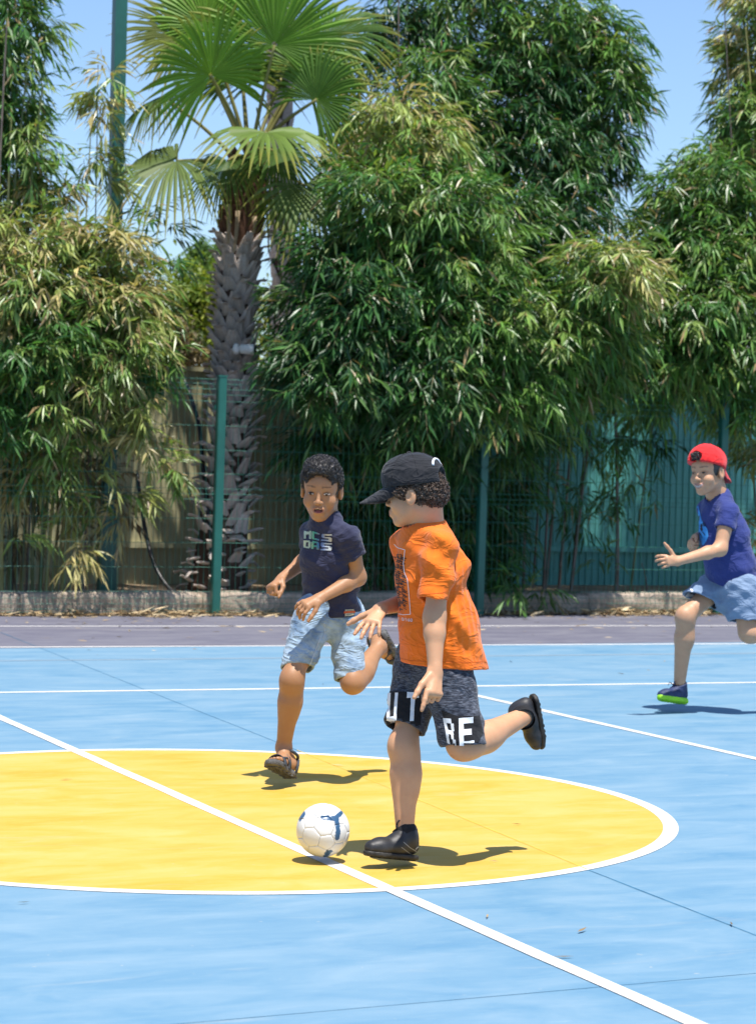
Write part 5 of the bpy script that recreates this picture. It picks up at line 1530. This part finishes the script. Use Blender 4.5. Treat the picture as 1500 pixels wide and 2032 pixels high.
    for q in (-1, 1): S.ell(H['p'](q * .085, -.012, -.012), (r_, f_, u_), (.03 * s, .024 * s, .034 * s), .006, 's')
    S.displace(folds(41, .0055, (.014, .024), 9, sharp=False))
    V, Q = S.mesh(1); hair = mesh_np('hair', V, Q, M['hair_brown'], root, True, loc=hc)
    N = vnormals(V, Q); rng = np.random.default_rng(2); okv = np.nonzero(((V - hc) @ u_ < .045) | (((V - hc) @ f_ < -.085) & ((V - hc) @ u_ < .075)))[0]; pick = rng.choice(okv, 1700)
    tag(curls(V[pick], N[pick], rng, (.0028, .0055), .0014, M['hair_brown'], 'curl', hair, hc), kind='stuff')
    arc = []
    for a in np.linspace(-1.25, 1.25, 15):
        d = Vector(nrm(H['f'] * -1 + H['u'] * (.30 + .42 * math.cos(a)) + H['r'] * .50 * math.sin(a)))
        hit = cb.ray_cast(Vector(cp(0, 0, .02)) + d * .3, -d)
        if hit[0]: arc.append(np.array(hit[0]) + np.array(d) * .001)
    b = MB(); b.tube(arc, .0045, 6); b.build('white_arch', M['white_print'], cap, True, loc=hc)
    # shoes
    up1, b1, q1 = shoe(root, W(828, 1706, 8.14), W(732, 1697, 8.03), np.array([.05, .12, 1.0]), None, Ran - UPZ * .004, .225, M['black_leather'], M['rubber'], collar=.038, knit=M['black_knit'])
    up2, b2, q2 = shoe(root, W(1060, 1376, 8.40), W(1076, 1474, 8.44), np.array([-1, -.45, .15]), None, Lan, .215, M['black_leather'], M['rubber'], collar=.038, knit=M['black_knit'])
    M['grey_print'] = simple('grey_shoe_print', (.30, .30, .29), None, 20, .6)
    decal('side_line', stroke_polys([(800, 1672), (812, 1682), (826, 1690)], 1.3) + stroke_polys([(796, 1682), (810, 1692), (822, 1699)], 1.0) + stroke_polys([(824, 1686), (829, 1681)], 2.2), b1, M['grey_print'], up1, .002, 4, loc=Ran)
    decal('side_line', stroke_polys([(1084, 1452), (1087, 1468)], 1.6), b2, M['grey_print'], up2, .002, 4, loc=Lan)
    for u__, qq in ((up1, q1), (up2, q2)):
        b = MB(); t = np.linspace(0, 2 * np.pi, 13); c = qq(.092, 0, .112)
        b.tube([c + (qq(.012, 0, 0) - qq(0, 0, 0)) * math.cos(a) + (qq(0, 0, .018) - qq(0, 0, 0)) * math.sin(a) for a in t], .0032, 6)
        b.build('pull_tab', M['black_knit'], u__, True, loc=c)
    return root
def boy_navy():
    f = nrm(np.array([-.45, -.89, 0])); r = np.cross(f, UPZ)
    pel, nk = W(656, 1205, 10.10), W(645, 1041, 10.03)
    Rsh, Lsh = W(617, 1056, 10.12), W(693, 1067, 9.97)
    Lel, Lwr = W(710, 1146, 10.03), W(636, 1187, 9.90)
    Rel, Rwr = W(614, 1106, 10.27), W(560, 1148, 10.13)
    Rhip, Rkn, Ran = W(624, 1208, 10.06), W(580, 1346, 9.93), W(563, 1484, 10.0)
    Lhip, Lkn, Lan = W(687, 1210, 10.12), W(699, 1357, 10.02), W(752, 1284, 10.25)
    root = empty('person', (Ran[0], Ran[1], 0.0))
    tag(root, 'boy in a navy t-shirt, denim shorts and sandals running with his mouth open', 'person')
    hc = W(638, 973, 10.0); hf = nrm(np.array([-.10, -.95, -.24])); hu = UPZ + np.array([.03, 0, 0])
    lo, hi = bounds([pel, nk, Lsh, Rsh, Lel, Lwr, Rel, Rwr, Rkn, Ran, Lkn, Lan, hc], .17); hi[2] = hc[2] + .14; lo[2] = 0.0
    S = Field(lo, hi, .0045)
    add_torso(S, pel, nk, r, f, .78)
    add_leg(S, Rhip, Rkn, Ran, .98, f); add_leg(S, Lhip, Lkn, Lan, .98, f)
    add_arm(S, Lsh, Lel, Lwr, .96); add_arm(S, Rsh, Rel, Rwr, .96)
    H = add_head(S, hc, hf, hu, 1.05, nk)
    H['p_mouth'] = H['p'](0, .094, -.058)
    S.ell(H['p'](0, .096, -.0575), (H['r'], H['f'], H['u']), (.0175, .013, .0080), .003, 's')
    hd = nrm(W(606, 1200, 9.86) - Lwr)
    add_hand(S, Lwr + hd * .006, hd, np.array([-.25, -.75, .6]), np.array([-.6, -.5, -.7]), (.55, .62, .60, .5), .13, (.75, .45, -.5), .98, .3)
    hd = nrm(W(540, 1163, 10.08) - Rwr)
    add_hand(S, Rwr + hd * .006, hd, np.array([-.4, -.2, .9]), np.array([.3, -.9, -.2]), (1.25, 1.25, 1.25, 1.25), .02, (.7, .5, -.5), .98, .8)
    Rh, Rt, Rn = W(580, 1537, 10.0), W(535, 1508, 9.83), np.array([.1, .42, .9])
    Lh, Lt, Ln = W(757, 1256, 10.32), W(787, 1312, 10.42), np.array([-.9, -.45, .3])
    add_foot(S, Rh, Rt, Rn, Ran, .205); add_foot(S, Lh, Lt, Ln, Lan, .205)
    V, Q = S.mesh(2)
    C = skin_colors(V, (0.36, 0.185, 0.09), 2)
    def mouth(x, y, z, C):
        m = (y > .07) & (((x / .0175) ** 2 + ((z + .0575) / .0085) ** 2) < 1)
        C[m] = np.array([.06, .012, .012])
        t = m & (z > -.0545) & (np.abs(x) < .011); C[t] = np.array([.55, .50, .42])
        tg = m & (z < -.0600) & (np.abs(x) < .010); C[tg] = np.array([.26, .07, .07])
    C = face_paint(H, V, C, (0.018, 0.011, 0.008), (.30, .10, .085), mouth)
    body = mesh_np('body', V, Q, M['skin'], root, True, col=C, loc=pel)
    add_eyes(H, body, (.15, 1, -.5), loc=hc)
    # hair: tight curls
    r_, f_, u_ = H['r'], H['f'], H['u']; s = H['s']
    S = Field(hc - .16, hc + .16, .0045)
    S.ell(H['p'](0, -.012, .040), (r_, f_, u_), (.081 * s, .100 * s, .090 * s), 0)
    S.ell(H['p'](0, .022, .098), (r_, f_, u_), (.066 * s, .062 * s, .042 * s), .03)
    S.ell(H['p'](0, .084, -.022), (r_, f_, u_), (.067 * s, .060 * s, .108 * s), .010, 's')
    for q in (-1, 1):
        S.ell(H['p'](q * .066, .050, .000), (r_, f_, u_), (.03 * s, .034 * s, .052 * s), .008, 's')
        S.ell(H['p'](q * .088, -.004, -.020), (r_, f_, u_), (.03 * s, .024 * s, .040 * s), .006, 's')
    S.cut(H['p'](0, 0, -.045), -u_)
    S.displace(folds(42, .0065, (.013, .024), 9, sharp=False))
    V, Q = S.mesh(1); hair = mesh_np('hair', V, Q, M['hair_black'], root, True, loc=hc)
    N = vnormals(V, Q); rng = np.random.default_rng(3); okv = np.nonzero((V - hc) @ u_ > .01)[0]; pick = rng.choice(okv, 2600)
    tag(curls(V[pick], N[pick], rng, (.0022, .0045), .0013, M['hair_black'], 'curl', hair, hc, 0.0), kind='stuff')
    # t-shirt
    S = Field(*bounds([pel - .18, pel + .18, nk, Lsh, Rsh, Lel, Rel], .10), .0050)
    S.cone(W(647, 1074, 10.05), W(650, 1110, 10.06), .072, .082, .03, (r, 1.42))
    S.cone(W(650, 1110, 10.06), W(654, 1170, 10.09), .082, .083, .03, (r, 1.36))
    S.cone(W(654, 1170, 10.09), W(660, 1255, 10.10), .083, .098, .03, (r, 1.26))
    S.cone(nk - UPZ * .01, nk + UPZ * .022, .054, .054, .03); S.cone(nk + UPZ * .004, Lsh - UPZ * .003, .050, .042, .03); S.cone(nk + UPZ * .004, Rsh - UPZ * .003, .050, .042, .03)
    S.garment(.011)
    sl = Lsh + (Lel - Lsh) * .46; S.limb([(Lsh, sl + (sl - Lsh) * .3, .047, .047)], .02, (sl, nrm(sl - Lsh) + np.array([.25, 0, 0])))
    sr = Rsh + (Rel - Rsh) * .50; S.limb([(Rsh, sr + (sr - Rsh) * .3, .047, .047)], .02, (sr, sr - Rsh))
    S.wrinkle(folds(23, .0075, (.12, .2), 4, along=[(.6, .1, .8), (-.4, 0, .8), (.5, .2, 1)])); S.wrinkle(folds(24, .0022, (.05, .09), 3, along=[(.7, .1, .7), (-.5, .1, .8)]))
    S.cut(W(660, 1229, 10.1), np.array([.10, -.1, -1])); S.hollow()
    S.cone(nk + f * .010 + UPZ * .022, nk + UPZ * .12, .051, .052, .004, None, 's')
    shirt, sb = cloth_obj('t_shirt', S, M['navy'], root, pel)
    M['shiny_print'] = vcol_mat('shiny_gradient_print', .25, .6)
    stops = [(603, (.42, .46, .25)), (614, (.30, .38, .30)), (624, (.04, .25, .14)), (634, (.04, .09, .24)), (642, (.14, .18, .30)), (650, (.36, .38, .38)), (660, (.42, .43, .40))]
    def gcol(x, y):
        return tuple(float(np.interp(x, [q[0] for q in stops], [q[1][c] for q in stops])) for c in range(3))
    pol = glyph_polys('M', ((604, 1054), (619, 1053), (618, 1070), (604, 1069))) + glyph_polys('C', ((619.5, 1053.5), (635, 1058), (634, 1073), (619, 1070))) + glyph_polys('S', ((639, 1059), (659, 1060), (659, 1075), (637, 1073)))
    pol += glyph_polys('D', ((603.5, 1072), (618, 1073), (617, 1089), (603, 1087))) + glyph_polys('A', ((619, 1073), (634, 1075.5), (634, 1091), (618, 1089))) + glyph_polys('S', ((637, 1076.5), (659, 1078), (658, 1093), (636, 1092)))
    decal('shiny_lettering', pol, sb, M['shiny_print'], shirt, .0025, 3, loc=pel, colfn=gcol)
    M['tag_cream'] = simple('cream_woven_label', (.52, .46, .30), None, 30, .8); M['tag_orange'] = simple('orange_woven_band', (.62, .10, .02), None, 30, .8); M['tag_text'] = simple('label_thread', (.20, .17, .11), None, 30, .8)
    decal('woven_label', [[(684, 1210), (701.5, 1208.5), (701.5, 1221), (684, 1223)]], sb, M['tag_cream'], shirt, .003, 4, loc=pel)
    decal('woven_label', [[(681.5, 1213.8), (703.5, 1212), (703.5, 1216.5), (681.5, 1218.2)]], sb, M['tag_orange'], shirt, .0045, 4, loc=pel)
    decal('label_lettering', stroke_polys([(687, 1212), (699, 1210.9)], 1.0) + stroke_polys([(686, 1220.6), (699, 1219.2)], .9), sb, M['tag_text'], shirt, .0045, 4, loc=pel)
    # denim shorts
    S = Field(*bounds([pel, Rkn, Lkn, Rhip, Lhip], .15), .0050)
    S.cone(pel + UPZ * .02, pel - UPZ * .05, .088, .092, .02, (r, 1.30)); S.garment(.011)
    c_ = W(586, 1322, 9.96); S.limb([(Rhip - UPZ * .02, c_ - UPZ * .03, .082, .063)], .03, (c_, nrm(Rkn - Rhip) + np.array([.28, 0, -.1])))
    c_ = W(695, 1347, 10.03); S.limb([(Lhip - UPZ * .02, c_ - UPZ * .03, .080, .055)], .03, (c_, nrm(Lkn - Lhip) + np.array([-.1, 0, 0])))
    S.wrinkle(folds(33, .0060, (.12, .2), 6, along=[(.3, 0, .9), (-.5, .2, .8), (.7, 0, .6)])); S.wrinkle(folds(34, .0030, (.045, .08), 5, along=[(.4, .1, .9), (-.6, .1, .7)]))
    S.cut(pel + UPZ * .09, UPZ); S.hollow()
    shorts, hb = cloth_obj('denim_shorts', S, M['denim'], root, pel)
    M['stitch'] = simple('pale_stitching', (.45, .52, .60), None, 40, .8)
    decal('seam', stroke_polys([(636, 1262), (630, 1280), (622, 1300), (613, 1325)], 1.4) + stroke_polys([(643, 1236), (644, 1258), (640, 1268)], 1.2), hb, M['stitch'], shorts, .002, 4, loc=pel)
    sandal(root, Rh, Rt, Rn, .205, hc); sandal(root, Lh, Lt, Ln, .205, hc)
    return root
def boy_blue():
    f = nrm(np.array([-.82, -.57, 0])); r = np.cross(f, UPZ)
    pel, nk = W(1456, 1163, 13.38), W(1424, 996, 13.31)
    Lsh, Rsh = W(1445, 1017, 13.19), W(1403, 1010, 13.42)
    Lel, Lwr = W(1429, 1090, 13.13), W(1346, 1113, 12.99)
    Rel, Rwr = W(1414, 1054, 13.52), W(1381, 1067, 13.38)
    Rhip, Rkn, Ran = W(1430, 1160, 13.44), W(1360, 1222, 13.30), W(1349, 1352, 13.37)
    Lhip, Lkn, Lan = W(1470, 1166, 13.30), W(1484, 1258, 13.25), W(1588, 1236, 13.45)
    root = empty('person', (Ran[0], Ran[1], 0.0))
    tag(root, 'smiling boy in blue t-shirt and backwards red cap running beside the court line', 'person')
    hc = W(1404, 938, 13.25); hf = nrm(np.array([-.66, -.74, -.10])); hu = UPZ + np.array([-.08, 0, 0])
    lo, hi = bounds([pel, nk, Lsh, Rsh, Lel, Lwr, Rel, Rwr, Rkn, Ran, Lkn, Lan, hc], .17); hi[2] = hc[2] + .14; lo[2] = 0.0
    S = Field(lo, hi, .0052)
    add_torso(S, pel, nk, r, f, .95)
    add_leg(S, Rhip, Rkn, Ran, 1.08, f); add_leg(S, Lhip, Lkn, Lan, 1.08, f)
    add_arm(S, Lsh, Lel, Lwr, 1.06); add_arm(S, Rsh, Rel, Rwr, 1.04)
    H = add_head(S, hc, hf, hu, 1.08, nk)
    for q in (-1, 1): S.ell(H['p'](q * .036, .066, -.030), (H['r'], H['f'], H['u']), (.022, .018, .018), .015)
    hd = nrm(W(1318, 1113, 12.93) - Lwr)
    add_hand(S, Lwr + hd * .008, hd, np.array([.1, -.95, .25]), np.array([0, 0, 1]), (.55, .62, .7, .8), .12, (.45, .9, .0), 1.02, .2)
    hd = nrm(W(1365, 1083, 13.30) - Rwr)
    add_hand(S, Rwr + hd * .006, hd, np.array([-.8, .3, .4]), np.array([-.3, -.6, .7]), (1.2, 1.2, 1.2, 1.2), .02, (.7, .6, -.3), 1.05, .7)
    V, Q = S.mesh(2)
    C = skin_colors(V, (0.51, 0.285, 0.165), 3)
    def mouth(x, y, z, C):
        zc = -.0620 + .011 * (x / .024) ** 2
        m = (y > .068) & (np.abs(x) < .0245) & (np.abs(z - zc) < .0044 * np.sqrt(np.clip(1 - (x / .0255) ** 2, 0, 1)) + .0008)
        C[m] = np.array([.44, .39, .35])
        e = (y > .066) & (np.abs(x) < .029) & (np.abs(z - zc) < .0095 * np.sqrt(np.clip(1 - (x / .030) ** 2, 0, 1)) + .001) & ~m
        C[e] = np.array([.30, .13, .11])
    C = face_paint(H, V, C, (0.02, 0.014, 0.012), (.40, .19, .16), mouth)
    body = mesh_np('body', V, Q, M['skin'], root, True, col=C, loc=pel)
    add_eyes(H, body, (-.2, 1, -.2), open_=.6, loc=hc)
    r_, f_, u_ = H['r'], H['f'], H['u']; s = H['s']
    S = Field(hc - .16, hc + .16, .005)
    S.ell(H['p'](0, -.014, .033), (r_, f_, u_), (.077 * s, .096 * s, .083 * s), 0)
    S.ell(H['p'](0, .075, -.045), (r_, f_, u_), (.078 * s, .075 * s, .105 * s), .006, 's')
    for q in (-1, 1): S.ell(H['p'](q * .088, -.010, -.020), (r_, f_, u_), (.03 * s, .024 * s, .036 * s), .006, 's')
    S.cut(H['p'](0, 0, -.045), -u_)
    V, Q = S.mesh(1); hair = mesh_np('hair', V, Q, M['hair_black'], root, True, loc=hc)
    cap, cb, cp = dome_cap(H, M['cap_red'], 'cap', root, hc, True, True, M['cap_under'], .42, -.34, .092, size=1.08, h=.005)
    # strap across the opening at the forehead
    b = MB(); P = [np.array(cp(.040 * math.sin(a), -.110 * math.cos(a) + .002, .010)) for a in np.linspace(-1, 1, 9)]
    b.tube(P, .007, 6); b.build('strap', M['black_knit'], cap, True, loc=hc)
    b = MB()
    for k in range(40):
        rng = np.random.default_rng(k); p0 = np.array(cp(rng.uniform(-.025, .025), -.098, rng.uniform(.025, .045))); b.tube([p0, p0 + f_ * .015 + u_ * rng.uniform(-.01, .01), p0 + f_ * .012 + r_ * rng.normal(0, .006) - u_ * .016], .0022, 4)
    tag(b.build('fringe', M['hair_black'], hair, True, loc=hc), kind='stuff')
    # t-shirt
    S = Field(*bounds([pel - .19, pel + .19, nk, Lsh, Rsh, Lel, Rel], .10), .0058)
    S.cone(W(1426, 1026, 13.31), W(1433, 1065, 13.33), .092, .110, .03, (r, 1.25))
    S.cone(W(1433, 1065, 13.33), W(1448, 1120, 13.36), .110, .128, .03, (r, 1.12))
    S.cone(W(1448, 1120, 13.36), W(1462, 1190, 13.38), .128, .142, .03, (r, 1.06))
    S.cone(nk - UPZ * .01, nk + UPZ * .030 - f * .012, .060, .060, .03); S.cone(nk + UPZ * .014, Lsh, .056, .048, .03); S.cone(nk + UPZ * .010, Rsh, .056, .048, .03)
    S.cone(nk - f * .03 - UPZ * .02, W(1464, 1060, 13.30), .052, .062, .05)
    S.garment(.013)
    sl = Lsh + (Lel - Lsh) * .42; S.limb([(Lsh, sl + (sl - Lsh) * .4, .055, .053)], .02, (sl, sl - Lsh))
    sr = Rsh + (Rel - Rsh) * .6; S.limb([(Rsh, sr + (sr - Rsh) * .3, .053, .053)], .02, (sr, sr - Rsh))
    S.wrinkle(folds(25, .0070, (.15, .25), 6, along=[(.5, .1, .9), (-.3, 0, .8), (.8, 0, .5)])); S.wrinkle(folds(26, .0024, (.09, .15), 6, along=[(.6, .1, .7), (-.5, .1, .8)]))
    S.cut(W(1450, 1165, 13.38), np.array([-.30, .1, -1])); S.hollow()
    S.cone(nk + f * .012 - UPZ * .002, nk + UPZ * .10 + f * .02, .057, .057, .004, None, 's')
    shirt, sb = cloth_obj('t_shirt', S, M['royal'], root, pel)
    M['cyan_print'] = simple('light_blue_print', (.06, .33, .72), (.03, .20, .50), 30, .7)
    out = [(1386, 1003), (1390, 1018), (1393, 1032), (1398, 1040), (1405, 1052), (1406, 1064), (1402, 1074), (1396, 1082), (1390, 1080), (1385, 1070), (1380, 1060), (1376, 1044), (1376, 1032), (1371, 1022), (1376, 1014), (1380, 1012)]
    c0 = (1388, 1045); decal('splash_print', [[c0, out[i], out[(i + 1) % len(out)]] for i in range(len(out))], sb, M['cyan_print'], shirt, .003, 5, loc=pel)
    pol = []
    rng = np.random.default_rng(6)
    for k in range(16):
        x, y = rng.uniform(1380, 1400), rng.uniform(1035, 1074); pol += stroke_polys([(x, y), (x + rng.uniform(1, 5), y + rng.uniform(2, 9))], rng.uniform(.8, 2.2))
    decal('dark_print', pol, sb, M['black_cloth'], shirt, .0045, 4, loc=pel)
    # shorts
    S = Field(*bounds([pel, Rkn, Lkn, Rhip, Lhip], .17), .0058)
    S.cone(pel + UPZ * .02, pel - UPZ * .05, .118, .122, .02, (r, 1.10)); S.garment(.012)
    c_ = W(1386, 1186, 13.36); S.limb([(Rhip - UPZ * .01, c_ + nrm(Rkn - Rhip) * .06, .105, .076)], .03, (c_, nrm(Rkn - Rhip) + np.array([.25, 0, -.75])))
    c_ = W(1481, 1232, 13.27); S.limb([(Lhip - UPZ * .02, c_ - UPZ * .03, .110, .088)], .03, (c_, nrm(Lkn - Lhip) + np.array([-.15, 0, -.1])))
    S.wrinkle(folds(35, .0075, (.14, .22), 6, along=[(.4, 0, .9), (-.5, .2, .8), (.8, 0, .5)])); S.wrinkle(folds(36, .0034, (.05, .09), 5, along=[(.5, .1, .8)]))
    S.cut(pel + UPZ * .10, UPZ); S.hollow()
    shorts, hb = cloth_obj('shorts', S, M['chambray'], root, pel)
    M['reflect'] = simple('white_reflective_strip', (.72, .74, .78), None, 20, .4)
    decal('reflective_strip', [[(1368, 1169), (1371, 1168), (1376, 1173), (1374, 1176)]], hb, M['reflect'], shorts, .003, 3, loc=pel)
    decal('side_patch', [[(1365, 1176), (1375, 1180), (1375, 1184), (1357, 1184)]], hb, M['reflect'], shorts, .003, 3, loc=pel)
    up, b_, q = shoe(root, W(1363, 1396, 13.40), W(1297, 1385, 13.24), np.array([.05, .32, 1.0]), None, Ran + UPZ * .0, .232, M['navy_shoe'], M['lime'], .0048, .040, False, .024)
    b = MB()
    for x, z in ((.118, .070), (.105, .080), (.092, .090)):
        b.tube([q(x, -.022, z - .010), q(x + .004, 0, z), q(x, .022, z - .010)], .0035, 5)
    for sg in (-1, 1): b.tube([q(.098, 0, .088), q(.118, .018 * sg, .108), q(.125, .026 * sg, .092)], .0028, 5)
    b.build('laces', M['navy_shoe'], up, True, loc=q(.1, 0, .08))
    shoe(root, W(1612, 1205, 13.47), W(1640, 1290, 13.5), np.array([-1, -.3, .1]), None, Lan, .232, M['navy_shoe'], M['lime'], .006, .040, False, .024)
    return root
boy_orange(); boy_navy(); boy_blue()

# ------------------------------------------------------------------ ball
def football():
    c = W(641, 1648, 8.14); rad = 53.3 / F_PX * 8.14
    root = empty('football', (c[0], c[1], c[2] - rad))
    tag(root, 'white football with blue patches rolling over the halfway line', 'ball')
    ph = (1 + 5 ** .5) / 2
    ico = nrm(np.array([(0, s1, s2 * ph) for s1 in (-1, 1) for s2 in (-1, 1)] + [(s1, s2 * ph, 0) for s1 in (-1, 1) for s2 in (-1, 1)] + [(s2 * ph, 0, s1) for s1 in (-1, 1) for s2 in (-1, 1)], float))
    D = np.linalg.norm(ico[:, None] - ico[None], axis=2); e = np.min(D[D > .1])
    nb = [[j for j in range(12) if abs(D[i, j] - e) < .05] for i in range(12)]
    rotm = np.array(Matrix.Rotation(.5, 3, 'X') @ Matrix.Rotation(.7, 3, 'Z') @ Matrix.Rotation(.3, 3, 'Y'))
    cen = []
    for i in range(12):
        P = [ico[i] * 2 / 3 + ico[j] / 3 for j in nb[i]]; cen.append((ico[i], P))
    seen = set()
    for i in range(12):
        for j in nb[i]:
            for k in nb[i]:
                if k in nb[j] and len({i, j, k}) == 3 and tuple(sorted((i, j, k))) not in seen:
                    seen.add(tuple(sorted((i, j, k)))); t = (i, j, k)
                    P = [ico[a] * 2 / 3 + ico[b] / 3 for a in t for b in t if a != b]
                    cen.append((nrm(ico[i] + ico[j] + ico[k]), P))
    vr = np.array(_cx); vu = np.array(_cu); vf = np.array(_fw)
    def blue(u, v, w):                   # the printed patches, in the ball's own front-facing axes
        if w < -0.15: return (math.sin(u * 7) * math.sin(v * 6 + 1)) > .72
        def seg(a, b, hw):
            a, b, p = np.array(a), np.array(b), np.array((u, v)); t = np.clip((p - a) @ (b - a) / ((b - a) @ (b - a)), 0, 1); return np.linalg.norm(p - a - (b - a) * t) < hw
        return seg((.02, .58), (.45, .53), .085) or seg((.45, .53), (.66, .66), .085) or seg((.52, .5), (.58, .05), .085) or seg((.58, .05), (.54, -.18), .09) or seg((.10, -.97), (.20, -.74), .10) or seg((.2, -.74), (.30, -.70), .07) or seg((-.86, .44), (-.70, .66), .06)
    m = NM('ball_skin'); m.set(m.attr('Col'), .33, .5); m.bump(m.noise(m.coord('Object'), 400, 2, .5), .1, .001); M['ball'] = m.m
    b = MB(); th = np.linspace(0, np.pi, 17); 
    core = []
    for t in th:
        for p_ in np.arange(24) * 2 * np.pi / 24: core.append(c + rad * .972 * np.array([math.sin(t) * math.cos(p_), math.sin(t) * math.sin(p_), math.cos(t)]))
    Q = [(i * 24 + j, i * 24 + (j + 1) % 24, (i + 1) * 24 + (j + 1) % 24, (i + 1) * 24 + j) for i in range(16) for j in range(24)]
    mesh_np('bladder', np.array(core), np.array(Q), simple('ball_seam', (.50, .48, .44), None, 20, .7), root, True, loc=c)
    for ci, (n0, P) in enumerate(cen):
        n0 = nrm(n0); P = np.array(P); ref = nrm(P[0] - n0 * (P[0] @ n0)); ot = np.cross(n0, ref)
        ang = np.arctan2(P @ ot, P @ ref); P = P[np.argsort(ang)]
        m_ = len(P); V, C, Fq, Ft = [], [], [], []
        cc = P.mean(0); sub = 7; rings = 9
        for ri in range(rings + 2):
            t = min(ri / rings, 1.0) * .988
            hgt = 1.0 - .014 * max(0, (min(ri, rings) / rings - .82) / .18) ** 2 if ri <= rings else .955
            for a in range(m_):
                for q in range(sub):
                    e_ = P[a] + (P[(a + 1) % m_] - P[a]) * q / sub
                    d = nrm(cc + (e_ - cc) * t) @ rotm.T
                    V.append(c + d * rad * hgt)
                    C.append((.032, .088, .175) if blue(d @ vr, d @ vu, -(d @ vf)) else (.66, .655, .63))
        k = m_ * sub
        for ri in range(rings + 1):
            for j in range(k): Fq.append((ri * k + j, ri * k + (j + 1) % k, (ri + 1) * k + (j + 1) % k, (ri + 1) * k + j))
        V = np.array(V); Fq = np.array(Fq)
        nv = np.cross(V[Fq[k, 1]] - V[Fq[k, 0]], V[Fq[k, 3]] - V[Fq[k, 0]])
        if nv @ (V[Fq[k, 0]] - c) < 0: Fq = Fq[:, ::-1]
        mesh_np('panel', V, Fq, M['ball'], root, True, col=np.array(C), loc=c)
    return root
football()
# ------------------------------------------------------------------ fallen leaves
M['litter'] = vcol_mat('dry_fallen_leaf', .85, .2)
rng = np.random.default_rng(77)
def litter(name, pos, L, flat, seed):
    n = len(pos); r_ = np.random.default_rng(seed)
    a = r_.uniform(0, 6.28, n); d = np.stack([np.cos(a), np.sin(a), r_.normal(0, flat, n)], 1); d = nrm(d)
    v, f = leaves_mesh(pos, d, L, L * r_.uniform(.10, .20, n), r_, .2, 0.0)
    v[:, 2] = np.maximum(v[:, 2], pos[:, 2].repeat(5) - .001)
    tn = np.array([(.48, .37, .22), (.56, .45, .28), (.36, .26, .14), (.27, .18, .09)])[r_.integers(0, 4, n)] * r_.uniform(.7, 1.15, (n, 1))
    return v, f, np.repeat(tn, 5, 0)
n = 4200
s_ = rng.uniform(S_at(-120), S_at(1650), n)
heap = .5 + .5 * np.sin(s_ * 2.3) * np.sin(s_ * 5.1 + 1)
off = .10 - np.abs(rng.normal(0, .10, n)) * (.5 + 1.1 * heap)
pos = np.array([FP(a, b, .004 + abs(rng.normal(0, .022)) * h_ * (b > -.08)) for a, b, h_ in zip(s_, off, heap)])
keep = rng.uniform(0, 1, n) < .3 + .7 * heap
v, f, c = litter('leaf_litter', pos[keep], rng.uniform(.07, .20, int(keep.sum())), .18, 1)
o = mesh_np('leaf_litter', v, f, M['litter'], None, False, col=c); tag(o, 'dry tan leaf litter gathered along the foot of the fence', 'leaves', kind='stuff')
# sparse leaves blown over the court
n = 240
s2 = rng.uniform(S_at(-100), S_at(1650), n); off2 = -np.abs(rng.exponential(.9, n)) - .1
pos = np.array([FP(a, b, .006) for a, b in zip(s2, off2)])
v, f, c = litter('x', pos, rng.uniform(.04, .12, n), .03, 2)
extra = [(170, 1290), (640, 1358), (1010, 1312), (1290, 1330), (118, 1547), (683, 1519), (1035, 1636), (1146, 1850), (968, 1814), (300, 1291), (1240, 1338), (1140, 1898), (990, 1710), (60, 1790), (1450, 1830), (560, 1238), (1060, 1260), (1180, 1300), (880, 1330)]
p2 = np.array([G(x, y, .008) for x, y in extra])
v2, f2, c2 = litter('x', p2, rng.uniform(.03, .075, len(p2)), .05, 3)
c2 *= rng.uniform(.35, 1.0, (len(p2), 1)).repeat(5, 0)
o = mesh_np('blown_leaves', np.concatenate([v, v2]), [f, f2 + len(v)], M['litter'], None, False, col=np.concatenate([c, c2])); tag(o, 'few dry bamboo leaves scattered over the painted court', 'leaves', kind='stuff')
